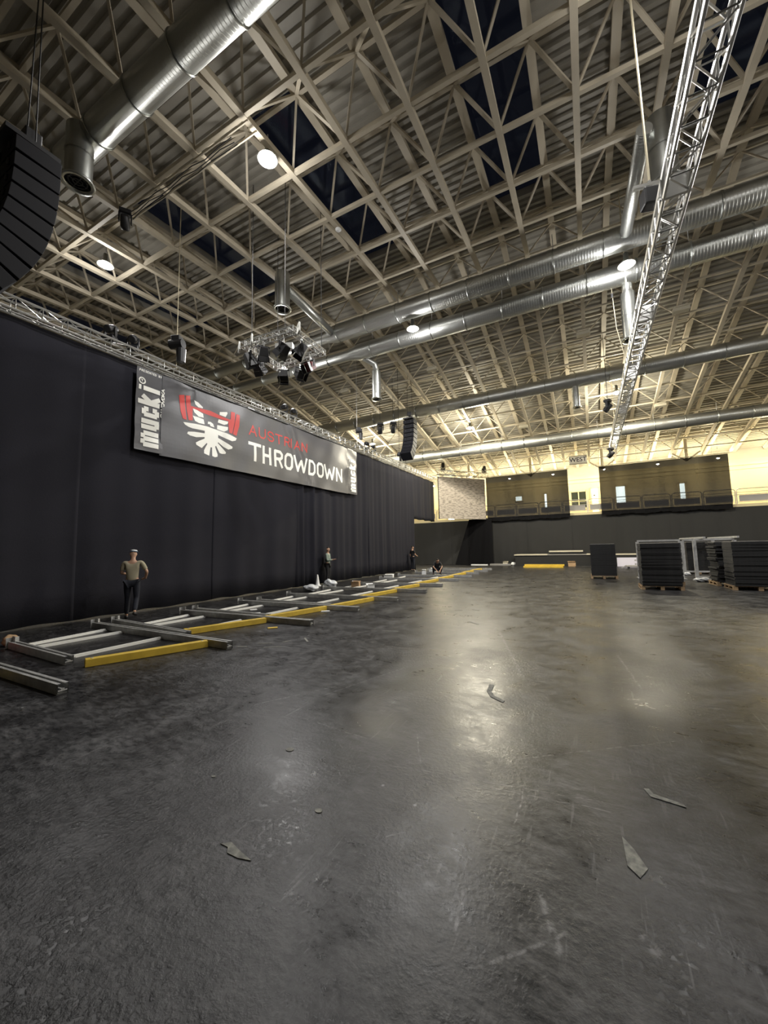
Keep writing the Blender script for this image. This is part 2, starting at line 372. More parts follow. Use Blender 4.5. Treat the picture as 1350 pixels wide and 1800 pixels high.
# ------------------------------------------------------------------ ducts
def duct_tube(pts, rad, seg=28, cap=True, name='duct_body', parent=None, per=.085, m='duct'):
    b = MB(); b.tube(pts, rad, seg, cap); o = b.build(name, m, parent, smooth=True)
    me = o.data; uv = me.uv_layers.new(name='UVMap'); P = [Vector(p) for p in pts]; cum = [0]
    for i in range(1, len(P)): cum.append(cum[-1]+(P[i]-P[i-1]).length)
    for poly in me.polygons:
        for li in poly.loop_indices:
            vi = me.loops[li].vertex_index; ring = min(vi//seg, len(P)-1)
            # wave bands of scale 1 repeat every ~0.31 units
            uv.data[li].uv = (cum[ring]/per*.314+(vi % seg)/seg*.314*0, (vi % seg)/seg)
    return o
def rings(parent, xs, y, z, r):
    for x in xs:
        b = MB(); b.tube([(x-.02, y, z), (x+.02, y, z)], r+.022, 28); b.build('joint_ring', 'galv', parent, smooth=True)
def hangers(parent, xs, y, z, r):
    for x in xs:
        b = MB(); b.tube([(x, y, z+r), (x, y, zL(y)+.0)], .012, 4); b.build('hanger_rod', 'steel', parent)
def main_duct(y, z, r, x0, x1, label, taper=None, ring0=0.):
    t = thing('ventilation_duct', label, 'duct', (0, 0, 0), 0, 'round ventilation ducts')
    if taper:
        xt, r2 = taper
        duct_tube([(x0, y, z), (xt-.55, y, z), (xt, y, z), (x1, y, z)], [r2, r2, r, r], parent=t)
        xs0 = xt
    else:
        duct_tube([(x0, y, z), (x1, y, z)], r, parent=t); xs0 = x0
    xs = []; x = xs0+ring0
    while x < x1: xs.append(x); x += 1.5
    rings(t, xs, y, z, r); hangers(t, xs[::2], y, z, r)
    if taper:
        xs = []; x = x0+1
        while x < xt-.6: xs.append(x); x += 2.2
        rings(t, xs, y, z, r2); hangers(t, xs, y, z, r2)
    return t
DR = .37
tl = main_duct(4.2, 11.45, .33, -11.0, 23, 'thick round silver duct running overhead across the upper left corner')
d1 = main_duct(14.0, 11.45, DR, -23, 23, 'round silver duct, nearer and higher of the twin ducts', (-9.7, .25), .2)
d2 = main_duct(15.3, 11.05, DR, -23, 23, 'round silver duct, farther and lower of the twin ducts', (-9.2, .25), .7)
d3 = main_duct(22.0, 10.15, .36, -17, 23, 'round silver duct under the sloping far roof, behind the twin ducts', None, .4)
d4 = main_duct(28.0, 8.72, .36, -15, 23, 'round silver duct under the far roof, closest to the far gallery', None, .9)
def outlet(duct, p, r, z0, elbow):
    """outlet fixed to its duct: part outlet_pipe with its own pieces, part branch_pipe"""
    t = duct_tube([(p[0], p[1], p[2]), (p[0], p[1], z0)], r, 24, False, 'outlet_pipe', duct, m='galv')
    b = MB(); b.lathe([(r, 0), (r+.06, -.02), (r+.06, -.06), (r-.02, -.06), (r-.02, .02)], (p[0], p[1], z0), 24); b.build('rim', 'galv', t, smooth=True)
    b = MB(); b.lathe([(.001, .05), (r-.01, .05)], (p[0], p[1], z0), 24)
    for q in (.33, .66): b.lathe([(r*q-.012, -.02), (r*q+.012, -.02), (r*q+.012, .03), (r*q-.012, .03), (r*q-.012, -.02)], (p[0], p[1], z0), 24)
    b.bar((p[0]-r, p[1], z0), (p[0]+r, p[1], z0), .02, .03); b.bar((p[0], p[1]-r, z0), (p[0], p[1]+r, z0), .02, .03)
    b.build('swirl_grille', 'black', t)
    b = MB(); b.lathe([(.001, 0), (r, 0)], p, 24); b.build('pipe_lid', 'galv', t)
    b = MB(); b.lathe([(r+.015, -.02), (r+.015, .02)], (p[0], p[1], (p[2]+z0)/2), 24); b.build('pipe_band', 'galv', t)
    if elbow: duct_tube(elbow[0], elbow[1], 20, True, 'branch_pipe', duct)
outlet(tl, (-9.9, 4.0, 11.5), .27, 10.2, None)
outlet(d1, (-9.55, 10.35, 11.95), .27, 10.6, ([(-9.75, 14.0, 11.4), (-9.55, 10.5, 11.5)], .17))
outlet(d1, (2.1, 10.6, 11.75), .30, 10.1, ([(1.6, 14.0, 11.4), (1.75, 10.3, 11.4)], .17))
outlet(d2, (-8.65, 15.9, 10.2), .21, 8.85, ([(-9.3, 15.35, 10.95), (-8.95, 15.6, 10.72), (-8.7, 15.88, 10.55), (-8.65, 15.9, 10.1)], .15))
outlet(d2, (1.72, 15.5, 10.4), .23, 8.75, ([(1.72, 15.35, 11.0), (1.72, 15.5, 10.3)], .16))
outlet(d3, (-.15, 22.0, 9.9), .16, 8.75, None)

# ------------------------------------------------------------------ high-bay lamps
def lamp(x, y, label, power=LAMP_W, z=None):
    z = z or zL(y)-.30
    t = thing('high_bay_lamp', label, 'ceiling lamp', (x, y, z), 0, 'high bay ceiling lamps')
    b = MB(); b.lathe([(.02, .42), (.07, .40), (.08, .16), (.13, .13), (.26, -.02), (.25, -.02), (.12, .11)], seg=20); b.build('reflector', 'galv', t, smooth=True)
    b = MB(); b.lathe([(.001, -.13), (.05, -.12), (.085, -.07), (.09, -.01), (.06, .05), (.02, .08)], seg=14); b.build('bulb', 'lampglass', t, smooth=True)
    b = MB(); b.tube([(0, 0, .42), (0, 0, (.46 if z < 10.7 else zL(y)-z+.4))], .015, 6); b.build('hanging_rod', 'steel', t)
    ld = bpy.data.lights.new('lamp_light', 'SPOT'); ld.energy = power*((1.9 if y > 20 else 1.0 if y > 10 else .60)*(.4 if (0 < x < 3 and y < 20) else 1)); ld.color = LAMP_C if y < 20 else FAR_C; ld.shadow_soft_size = .10; ld.spot_size = math.radians(174); ld.spot_blend = .3
    lo = bpy.data.objects.new('lamp_light', ld); COL.objects.link(lo); lo.parent = t; lo.location = (0, 0, -.16)
    ld = bpy.data.lights.new('lamp_spill', 'POINT'); ld.energy = LAMP_UP*(6.5 if y > 20 else (1.6 if y > 10 else .9)); ld.color = LAMP_C if y < 20 else FAR_C; ld.shadow_soft_size = .25
    lo = bpy.data.objects.new('lamp_spill', ld); COL.objects.link(lo); lo.parent = t; lo.location = (0, 0, -.42)
LX = (-14.5, -6.8, 1.85, 10.4, 19.)
names = {(-14.5, 16.3): 'lit ceiling lamp hidden behind the square lamp truss', (-14.5, 6.8): 'lit ceiling lamp at far left above the black curtain', (-6.8, 6.8): 'largest bright ceiling lamp, above the banner side of the near hall',
 (-6.8, 16.3): 'lit ceiling lamp just behind the twin ducts, middle of the photo', (1.85, 16.3): 'lit ceiling lamp beside the air outlet left of the hanging truss',
 (-6.8, 25.8): 'lit ceiling lamp under the sloping far roof, between the two far ducts', (-14.5, 25.8): 'lit ceiling lamp low over the end of the banner curtain',
 (1.85, 25.8): 'lit ceiling lamp under the sloping far roof beside the hanging truss'}
for x in LX:
    for y in (6.8, 16.3, 25.8):
        if (x, y) == (1.85, 25.8): yy = 24.6
        else: yy = y
        if (x, y) == (10.4, 25.8): continue
        if y == 16.3:
            lamp({-14.5: -13.0, -6.8: -5.92, 1.85: 1.62, 10.4: 9.2, 19.: 17.}[x], 14.12 if x < 0 else 14.2, names.get((x, y), 'lit ceiling lamp of the hall outside the photographed view'), z=10.66)
            continue
        lamp(x, yy, names.get((x, y), 'lit ceiling lamp of the hall outside the photographed view'))

# ------------------------------------------------------------------ curtains along the left
XC = -11.4
def curtain(y0, y1, z0, z1, amp, freq, label, seed, m='cloth', hem=.03, dx=0.):
    rnd = random.Random(seed); ph = [rnd.uniform(0, 6.28) for _ in range(6)]
    n = int((y1-y0)*14); nz = 10; b = MB()
    def off(y, z):
        t = (z1-z)/(z1-z0)
        s = math.sin(y*freq+ph[0]+.6*math.sin(y*.9+ph[1]))+.5*math.sin(y*freq*2.3+ph[2])+.35*math.sin(y*freq*.37+ph[3])
        return amp*s*(.35+.65*t)+.02*math.sin(z*.9+y*.5+ph[4])*t
    for i in range(n+1):
        y = y0+(y1-y0)*i/n
        for j in range(nz+1):
            z = z1+(z0-z1)*j/nz
            if j == nz: z += hem*(.5+.5*math.sin(y*5+ph[5]))
            b.v.append((XC+dx+off(y, z), y, z))
    for i in range(n):
        for j in range(nz):
            a = i*(nz+1)+j; b.f.append((a, a+1, a+nz+2, a+nz+1))
    o = b.build('black_curtain', m, smooth=True); md = o.modifiers.new('thickness', 'SOLIDIFY'); md.thickness = .012
    return tag(o, label, 'curtain', 'black curtains along the left side')
ce = [(-6, -.6, .035, 2.9), (-.6, 4.85, .035, 2.9), (4.85, 9.0, .035, 2.9), (9.0, 13.2, .035, 2.9), (13.2, 14.4, .11, 7.5), (14.4, 19.5, .06, 4.6), (19.5, 26.2, .07, 5.0)]
cl = ['black curtain length beside the camera, left of the photographed floor', 'black curtain length behind the nearest grey beams, farthest left', 'smooth black curtain length behind the person in the tan shirt',
 'black curtain length under the left half of the banner', 'narrow deeply gathered black curtain length under the banner lettering', 'pleated black curtain length behind the person in the green jacket', 'pleated black curtain length behind the person in black at the far end']
for i, (a, b_, am, fr) in enumerate(ce): curtain(a, b_+.16, .02, 7.12, am, fr, cl[i], 10 if i < 4 else 10+i, 'cloth', .03, .006*(i % 2))
curtain(26.2, 30.7, 3.72, 7.12, .05, 4.0, 'shorter black curtain hanging clear of the floor at the corner with the screen', 33, 'cloth')
# top edge tube + truss over the curtains
tt = thing('curtain_truss', 'long silver box truss along the top of the left curtains', 'truss')
b = MB(); latt(b, (XC+.02, -5, 7.38), (XC+.02, 31.0, 7.38), .29, 72, .028, .013); b.build('truss_frame', 'alu', tt)
b = MB(); b.tube([(XC+.16, -5, 7.16), (XC+.16, 31, 7.16)], .018, 6); b.build('curtain_pipe', 'alu', tt)
for y in (7.5, 18.5, 29.5):
    b = MB(); b.tube([(XC, y, 7.5), (XC, y, deckz(y)+.06)], .014, 5); b.build('hanging_chain', 'chain' if y < 8 else 'steel', tt)
# chain hoists above the truss
def hoist(p, label, s=1.):
    t = thing('chain_hoist', label, 'chain hoist', p, .4, 'chain hoists')
    b = MB(); b.tube([(-.22*s, 0, 0), (.22*s, 0, 0)], .15*s, 14); b.build('motor', 'black', t)
    b = MB(); b.box(-.14*s, .14*s, -.12*s, .12*s, -.05*s, .26*s); b.build('gear_case', 'black', t, bevel=.02)
    b = MB(); b.lathe([(.02, -.62*s), (.13*s, -.6*s), (.15*s, -.15*s), (.10*s, -.12*s)], (.12*s, .05, 0), 12); b.build('chain_bag', 'black', t)
    return t
hoist((XC+.0, 7.5, 8.35), 'black chain hoist hanging above the curtain truss over the banner start')
hoist((XC+.2, 18.4, 8.3), 'black chain hoist in front of the far duct above the banner end', .8)

# ------------------------------------------------------------------ banners
XB = -11.22
def wr(y, z):
    return .018*math.sin(2.1*y+.8*z)+.012*math.sin(4.7*y-2.2*z+1)+.008*math.sin(1.3*y+6*z)+.02*math.exp(-((y-13.7+.6*(z-5))**2)*3)*math.sin(9*(y+.5*z))
def gridded(bm, step=.12):
    for ax, lo, hi in ((1, 6.0, 18.6), (2, 4.4, 7.2)):
        n = int((hi-lo)/step)
        for i in range(n+1):
            v = lo+i*step; co = [0, 0, 0]; co[ax] = v; no = [0, 0, 0]; no[ax] = 1
            bmesh.ops.bisect_plane(bm, geom=bm.verts[:]+bm.edges[:]+bm.faces[:], plane_co=co, plane_no=no, dist=1e-5)
def flatmesh(name, polys, m, parent, lift, wf=wr, step=.12):
    bm = bmesh.new()
    for P in polys:
        vs = [bm.verts.new((0, y, z)) for y, z in P]
        try: bm.faces.new(vs)
        except ValueError: pass
    bmesh.ops.triangulate(bm, faces=bm.faces[:]); gridded(bm, step)
    bmesh.ops.recalc_face_normals(bm, faces=bm.faces[:])
    for v in bm.verts: v.co.x = XB+wf(v.co.y, v.co.z)+lift
    for f in bm.faces:
        if f.normal.x < 0: f.normal_flip()
    me = bpy.data.meshes.new(name); bm.to_mesh(me); bm.free(); me.materials.append(MT[m])
    o = bpy.data.objects.new(name, me); COL.objects.link(o); o.parent = parent; return o
def strokes(pls, wd, cap=True):
    """polylines (y,z) to quads and round joints"""
    out = []
    for pl in pls:
        P = [Vector(p) for p in pl]
        if cap:
            P[0] = P[0]-(P[1]-P[0]).normalized()*wd/2; P[-1] = P[-1]+(P[-1]-P[-2]).normalized()*wd/2
        for a, b in zip(P, P[1:]):
            d = (b-a).normalized(); n = Vector((-d.y, d.x))*wd/2
            out.append([tuple(a-n), tuple(b-n), tuple(b+n), tuple(a+n)])
        js = P[1:-1]
        for j in js: out.append([(j.x+wd/2*math.cos(t*PI/5), j.y+wd/2*math.sin(t*PI/5)) for t in range(10)])
    return out
GL = {
 'T': [[(0, 1), (1, 1)], [(.5, 1), (.5, 0)]], 'H': [[(0, 0), (0, 1)], [(1, 0), (1, 1)], [(0, .5), (1, .5)]],
 'R': [[(0, 0), (0, 1), (.7, 1), (1, .85), (1, .63), (.7, .48), (0, .48)], [(.55, .48), (1, 0)]],
 'O': [[(0, .2), (0, .8), (.25, 1), (.75, 1), (1, .8), (1, .2), (.75, 0), (.25, 0), (0, .2), (0, .5)]],
 'W': [[(0, 1), (.25, 0), (.5, .75), (.75, 0), (1, 1)]],
 'D': [[(0, 0), (0, 1), (.65, 1), (1, .78), (1, .22), (.65, 0), (0, 0), (0, .5)]],
 'N': [[(0, 0), (0, 1), (1, 0), (1, 1)]], 'A': [[(0, 0), (.5, 1), (1, 0)], [(.2, .32), (.8, .32)]],
 'U': [[(0, 1), (0, .2), (.25, 0), (.75, 0), (1, .2), (1, 1)]],
 'S': [[(1, .8), (.75, 1), (.25, 1), (0, .82), (0, .65), (.25, .52), (.75, .48), (1, .35), (1, .18), (.75, 0), (.25, 0), (0, .2)]],
 'I': [[(.5, 0), (.5, 1)]], 'P': [[(0, 0), (0, 1), (.7, 1), (1, .85), (1, .63), (.7, .48), (0, .48)]],
 'E': [[(1, 1), (0, 1), (0, 0), (1, 0)], [(0, .5), (.8, .5)]], 'B': [[(0, 0), (0, 1), (.7, 1), (.9, .75), (.7, .52), (0, .52)], [(.7, .52), (1, .27), (.7, 0), (0, 0)]],
 'Y': [[(0, 1), (.5, .5), (1, 1)], [(.5, .5), (.5, 0)]], 'V': [[(0, 1), (.5, 0), (1, 1)]], 'K': [[(0, 0), (0, 1)], [(1, 1), (0, .45), (1, 0)]],
 'm': [[(0, 0), (0, .93)], [(.5, 0), (.5, .93)], [(1, 0), (1, .93)], [(0, .93), (1, .93)]],
}
def letter(ch, y0, y1, z0, z1, wd):
    a = wd/2
    return strokes([[(y0+a+(y1-y0-2*a)*p[0], z0+a+(z1-z0-2*a)*p[1]) for p in pl] for pl in GL[ch]], wd)
# main banner
bn = thing('banner', 'large black event banner with eagle and barbell emblem on the curtain', 'banner')
def rect(y0, y1, z0, z1, ztilt=0): return [[(y0, z0), (y1, z0), (y1, z1), (y0, z1)]]
flatmesh('banner_sheet', rect(6.95, 17.18, 4.56, 7.04), 'vinyl', bn, 0)
LR = [[(7.49, 6.61), (7.68, 6.68), (7.71, 6.38), (7.77, 5.88), (7.64, 5.89), (7.56, 6.11)], [(7.73, 6.68), (7.89, 6.73), (7.91, 6.39), (7.99, 6.37), (7.97, 6.24), (7.98, 5.92), (7.84, 5.89), (7.78, 6.18)],
 [(7.92, 6.40), (8.11, 6.41), (8.39, 6.43), (8.67, 6.46), (8.89, 6.44), (9.1, 6.41), (9.48, 6.38), (9.47, 6.31), (9.07, 6.3), (8.81, 6.30), (8.56, 6.29), (8.39, 6.30), (8.23, 6.32), (8.04, 6.34), (7.92, 6.32)],
 [(9.51, 6.69), (9.68, 6.7), (9.67, 6.32), (9.59, 5.89), (9.46, 5.9), (9.48, 6.27), (9.41, 6.28), (9.43, 6.36), (9.5, 6.4)], [(9.74, 6.67), (9.89, 6.66), (9.88, 6.25), (9.78, 5.86), (9.62, 5.88), (9.7, 6.27)]]
LW = [[(8.04, 6.63), (8.19, 6.6), (8.37, 6.49), (8.36, 6.45), (8.2, 6.44), (8.09, 6.50)], [(7.99, 6.36), (8.15, 6.33), (8.38, 6.27), (8.4, 6.14), (8.21, 6.12), (8.05, 6.22)], [(7.99, 6.09), (8.18, 6.09), (8.4, 6.08), (8.44, 5.92), (8.21, 5.9), (8.07, 5.93)],
 [(9.05, 6.54), (9.35, 6.63), (9.37, 6.58), (9.3, 6.43), (9.05, 6.44)], [(9.02, 6.27), (9.41, 6.29), (9.39, 6.20), (9.25, 6.13), (8.99, 6.15)], [(8.97, 6.05), (9.41, 6.09), (9.4, 5.98), (9.25, 5.88), (8.96, 5.9)],
 [(8.58, 6.06), (8.69, 6.08), (8.8, 6.04), (8.85, 5.93), (8.68, 5.93), (8.66, 5.99), (8.57, 5.97)],
 [(7.66, 5.78), (8.12, 5.84), (8.57, 5.88), (8.94, 5.87), (9.36, 5.85), (9.79, 5.77), (9.74, 5.67), (9.58, 5.61), (9.33, 5.64), (9.0, 5.70), (8.75, 5.62), (8.45, 5.70), (7.98, 5.655), (7.84, 5.67), (7.72, 5.71)],
 [(8.45, 5.71), (9.0, 5.71), (9.0, 5.42), (8.86, 5.2), (8.66, 5.2), (8.46, 5.42)],
 [(8.5, 5.62), (8.05, 5.56), (7.83, 5.51), (7.80, 5.44), (7.90, 5.40), (8.13, 5.40), (8.5, 5.50)],
 [(8.5, 5.46), (8.25, 5.31), (8.12, 5.22), (8.14, 5.15), (8.36, 5.09), (8.6, 5.36)],
 [(8.62, 5.36), (8.45, 5.04), (8.45, 4.93), (8.65, 4.89), (8.72, 5.24)], [(8.77, 5.25), (8.77, 4.90), (8.88, 4.88), (8.98, 4.92), (8.99, 5.0), (8.88, 5.28)],
 [(8.90, 5.34), (9.07, 5.07), (9.17, 5.06), (9.32, 5.09), (9.34, 5.15), (9.0, 5.40)], [(8.95, 5.47), (9.22, 5.32), (9.43, 5.27), (9.60, 5.34), (9.61, 5.41), (9.35, 5.49), (8.98, 5.60)]]
flatmesh('barbell_emblem', LR, 'red', bn, .008)
flatmesh('eagle_emblem', LW, 'white', bn, .006)
tx = []
for ch, a, b_ in (('T', 10.34, 10.98), ('H', 11.06, 11.56), ('R', 11.72, 12.24), ('O', 12.34, 12.87), ('W', 12.90, 13.81), ('D', 13.91, 14.42), ('O', 14.52, 15.09), ('W', 15.12, 16.0), ('N', 16.08, 16.66)):
    tx += letter(ch, a, b_, 5.07, 5.80, .125)
tag(flatmesh('lettering', tx, 'white', bn, .006), 'white lettering reading THROWDOWN', None)
tx = []
for ch, a, b_ in (('A', 10.36, 10.74), ('U', 10.84, 11.22), ('S', 11.34, 11.72), ('T', 11.80, 12.20), ('R', 12.30, 12.64), ('I', 12.70, 12.80), ('A', 12.93, 13.31), ('N', 13.42, 13.80)):
    tx += letter(ch, a, b_, 6.06, 6.48, .056)
tag(flatmesh('lettering', tx, 'red', bn, .006), 'red lettering reading AUSTRIAN', None)
b = MB(); b.tube([(XB+.01, 6.98, 7.05), (XB+.01, 17.2, 7.05)], .02, 6); b.build('top_hem', 'black', bn)
# side banners with the tall upright word, reading upward: s runs up (z), t runs from baseline to the left
def wf2(y, z): return .012*math.sin(3*z+y)+.01*math.sin(9*z+4*y)+.05*max(0, y-6.92)*0
def upright(label, yl, yr, z0, z1, zs, sc, wf, full=True):
    t = thing('banner', label, 'banner')
    flatmesh('banner_sheet', rect(yl, yr, z0, z1), 'vinyl', t, -.012, wf)
    base = yr-.13*sc; xh = .50*sc; asc = .60*sc
    def P(s, h): return (base-h*xh, zs+s)
    def S(pls, wd): return strokes([[P(*p) for p in pl] for pl in pls], wd, False)
    u = sc*.135; g = .165*sc; q = []
    pos = 0.07*sc
    for i in range(3): q += S([[(pos+g*i, 0), (pos+g*i, .88)]], u)
    q += S([[(pos+.02, .92), (pos+g-.02, .92)], [(pos+g+.02, .92), (pos+2*g-.02, .92)]], .12*sc)
    p2 = pos+3*g+.02*sc
    q += S([[(p2, 1.0), (p2, .12)], [(p2+g, 1.0), (p2+g, 0)]], u); q += S([[(p2, .12), (p2+g, .12)]], .13*sc)
    p3 = p2+2*g+.03*sc
    q += S([[(p3, .12), (p3, .88)], [(p3+g, .12), (p3+g, .38)], [(p3+g, .62), (p3+g, .88)]], u); q += S([[(p3, .12), (p3+g, .12)], [(p3, .88), (p3+g, .88)]], .13*sc)
    p4 = p3+2*g+.02*sc
    q += S([[(p4, 0), (p4, 1.22)]], u); q += S([[(p4+.03, .5), (p4+g+.02, 1.0)], [(p4+.03, .5), (p4+g+.02, 0.0)]], u*.92)
    p5 = p4+2*g+.07*sc
    q += S([[(p5, 0), (p5, .98)], [(p5, 1.10), (p5, 1.24)]], u)
    flatmesh('lettering', q, 'white', t, .004, wf)
    pc = p5+.20*sc; ring = [[(pc+.085*sc*math.cos(a*PI/6), 1.05+.17*math.sin(a*PI/6)) for a in range(13)]]
    q = S(ring, .035*sc); q += S([[(pc-.03, 1.05), (pc+.03, 1.05)], [(pc+.03, 1.0), (pc+.03, 1.12)]], .02*sc)
    if full:
        flatmesh('registered_mark', q, 'white', t, .004, wf)
        # small word along the baseline side and the line at the head
        q = []; sp = zs+1.0
        for i, ch in enumerate('SANOVDKA'):
            a = sp+i*.112
            pls = [[(yr-.015-.075*p[1], a+.092*p[0]) for p in pl] for pl in GL[ch]]; q += strokes(pls, .028)
        flatmesh('small_lettering', q, 'white', t, .022, wf)
        q = []
        for i, ch in enumerate('PRESENTED BY'):
            if ch == ' ': continue
            a = yl+.06+i*.056
            q += letter(ch, a, a+.044, 6.92, 6.99, .012)
        flatmesh('small_lettering', q, 'white', t, .004, wf)
    else:
        flatmesh('end_mark', rect(yl+.10, yl+.62, zs+2.27, zs+2.33), 'white', t, .004, wf)
    return t
upright('narrow black banner with large upright white word at left end of the event banner', 6.2, 7.02, 4.6, 7.05, 4.72, 1.02, wf2, True)
upright('narrow black banner with large upright white word at right end of the event banner', 17.12, 18.12, 4.6, 7.02, 4.72, 1.0, wf2, False)

# ------------------------------------------------------------------ far wall: lower drapes, gallery, railings, gauze
def xdrape(x0, x1, y, z0, z1, amp, freq, m, name, label, group, seed=0, slant=0, hem=.0, gather=0, cat='curtain'):
    rnd = random.Random(seed); ph = [rnd.uniform(0, 6.28) for _ in range(5)]; n = max(8, int(abs(x1-x0)*10)); nz = 8; b = MB()
    for i in range(n+1):
        u = i/n; x = x0+(x1-x0)*u
        for j in range(nz+1):
            t_ = j/nz; z = z1+(z0-z1)*t_
            if j == nz: z += hem*(math.sin(x*3+ph[1])+.6*math.sin(x*11+ph[3])+.5*math.sin(x*23))
            xx = x+slant*t_*(1-u)
            b.v.append((xx, y+amp*(math.sin(x*freq+ph[0])+.5*math.sin(x*freq*2.6+ph[2]))*(.4+.6*t_), z))
    for i in range(n):
        for j in range(nz):
            a = i*(nz+1)+j; b.f.append((a, a+nz+1, a+nz+2, a+1))
    return tag(b.build(name, m, smooth=True), label, cat, group)
xs = [-15.0, -11.2, -8.0, -4.6, -1.2, 1.9, 5.2, 8.6, 13.0]
ll = ['behind the crouching person, far left', 'below the screen at the corner', 'left of the low stage', 'behind the left half of the low stage', 'behind the right half of the low stage', 'behind the nearest mat stack', 'behind the steel frames', 'at the far right']
for i in range(8):
    o = xdrape(xs[i], xs[i+1]+.03, 34.30, .01, 3.92, .03, 3.2, 'cloth2', 'black_curtain', 'dark grey curtain under the gallery, '+ll[i], 'curtains under the gallery', 50+i)
# gallery slab and fascia
b = MB(); b.box(X0, X1, 34.42, 38.0, 3.86, 4.06); struct(b.build('trim_3', 'concrete'))
b = MB(); b.box(X0, X1, 34.36, 34.44, 3.90, 4.12); struct(b.build('trim_4', 'creamwall'))
# railing panels
rp = thing('railing_panel', 'railing', 'railing', (0, 34.5, 4.06))
b = MB(); W_ = .86
b.tube([(-W_, 0, 0), (-W_, 0, .95), (-W_+.05, 0, 1.06), (-W_+.14, 0, 1.10), (W_-.14, 0, 1.10), (W_-.05, 0, 1.06), (W_, 0, .95), (W_, 0, 0)], .028, 8); b.build('tube_frame', 'steel', rp)
b = MB(); b.tube([(-W_, 0, .86), (W_, 0, .86)], .016, 6); b.tube([(-W_, 0, .70), (W_, 0, .70)], .02, 6); b.tube([(-W_, 0, .2), (W_, 0, .2)], .016, 6); b.build('rail', 'steel', rp)
b = MB(); b.box(-W_+.12, W_-.12, -.01, .01, .24, .66); b.build('infill_panel', 'greypanel', rp)
first = True
nr = 0
for i in range(-8, 8):
    x = .95+i*1.80-.0
    nr += 1
    lab = 'tube framed gallery railing panel with grey infill, %s from the right' % (nth(8-i) if 8-i <= 15 else 'last')
    if first: rp.location = (x, 34.5, 4.06); rp['label'] = lab; rp['group'] = 'gallery railing panels'; first = False
    else: dup(rp, (x, 34.5, 4.06), 0, lab)
# gallery windows and doors in the far wall
def gwin(n, x0, x1, z0, z1, lit, mull=True):
    b = MB(); b.box(x0, x1, 37.96, 37.99, z0, z1); o = struct(b.build('window_%d' % n, 'litglass' if lit else 'glassdark'))
    b = MB()
    for x in (x0, x1): b.box(x-.05, x+.05, 37.90, 38.0, z0-.05, z1+.05)
    for z in (z0, z1): b.box(x0, x1, 37.90, 38.0, z-.05, z+.05)
    if mull:
        b.box((x0+x1)/2-.04, (x0+x1)/2+.04, 37.90, 38.0, z0, z1); b.box(x0, x1, 37.90, 38.0, z0+(z1-z0)*.42-.03, z0+(z1-z0)*.42+.03)
    b.build('window_frame', 'creamwall', o)
gwin(9, -1.22, .03, 4.75, 6.25, False)
gwin(10, 2.2, 2.95, 4.95, 6.45, True, False)
gwin(11, 6.55, 6.98, 4.9, 6.3, True, False)
gwin(12, -5.95, -5.3, 5.75, 6.25, True, False)
gwin(13, -3.42, -3.15, 4.6, 6.3, True, False)
gwin(14, -12.6, -11.9, 4.3, 6.3, True, False)
b = MB(); b.box(.42, .92, 37.93, 37.99, 4.08, 6.42); dr = struct(b.build('door_1', 'doorwhite'))
b = MB()
for x in (.36, .98): b.box(x-.05, x+.05, 37.88, 38.0, 4.06, 6.5)
b.box(.36, .98, 37.88, 38.0, 6.42, 6.54); b.build('door_frame', 'creamwall', dr)
b = MB(); b.box(.56, .68, 37.92, 37.93, 5.75, 5.87); b.build('door_sign', 'signtext', dr)
b = MB(); b.tube([(.50, 37.93, 5.0), (.50, 37.88, 5.0), (.60, 37.88, 5.0)], .012, 6); b.build('door_handle', 'steel', dr)
# gallery lamps (warm)
for i, x in enumerate((-13.2, -9.6, -6.0, -2.4, 1.4, 5.0, 8.6, 12.2)):
    t = thing('gallery_lamp', 'warm ceiling lamp over the gallery floor, %s from the left' % nth(i+1), 'ceiling lamp', (x, 35.7, 7.62), 0, 'warm lamps over the gallery')
    b = MB(); b.tube([(0, 0, .18), (0, 0, deckz(35.7)-7.62)], .012, 5); b.build('hanging_rod', 'steel', t)
    b = MB(); b.lathe([(.02, .20), (.10, .18), (.13, .0), (.12, 0)], seg=14); b.build('lamp_shade', 'steel', t)
    b = MB(); b.lathe([(.001, -.06), (.06, -.05), (.08, 0), (.05, .06)], seg=10); b.build('bulb', 'lampglass', t)
    ld = bpy.data.lights.new('lamp_light', 'POINT'); ld.energy = BALC_W; ld.color = BALC_C; ld.shadow_soft_size = .3
    lo = bpy.data.objects.new('lamp_light', ld); COL.objects.link(lo); lo.parent = t; lo.location = (0, 0, -.36)
# gauze drapes
def gauze(x0, x1, z0, z1, label, seed):
    t = thing('gauze_drape', label, 'drape', (0, 0, 0), 0)
    n = max(8, int((x1-x0)*8)); nz = 8; b = MB()
    for i in range(n+1):
        x = x0+(x1-x0)*i/n
        for j in range(nz+1):
            z = z1+(z0-z1)*j/nz; b.v.append((x, 34.0+.03*math.sin(x*1.9+seed)+.012*math.sin(x*7), z))
    for i in range(n):
        for j in range(nz):
            a = i*(nz+1)+j; b.f.append((a, a+nz+1, a+nz+2, a+1))
    b.build('gauze_cloth', 'gauze', t, smooth=True)
    xdrape(x0, x1, 34.03, z0-.30, z0+.02, .03, 5, 'shadecloth', 'shadow_strip', None, None, seed, hem=.035, cat=None).parent = t  # opaque black strip painted in as the ragged shadow beneath the gauze
    for a in ('label', 'category'):
        for c in t.children:
            if a in c.keys(): del c[a]
    b = MB(); b.tube([(x0-.1, 34.0, z1+.05), (x1+.1, 34.0, z1+.05)], .03, 8); b.build('top_pipe', 'alu', t)
    b = MB()
    x = x0+.3
    while x < x1:
        b.tube([(x, 34.0, z1+.05), (x, 34.0, deckz(34.0)+.06)], .01, 4); x += 2.2
    b.build('suspension_wires', 'steel', t)
    return t
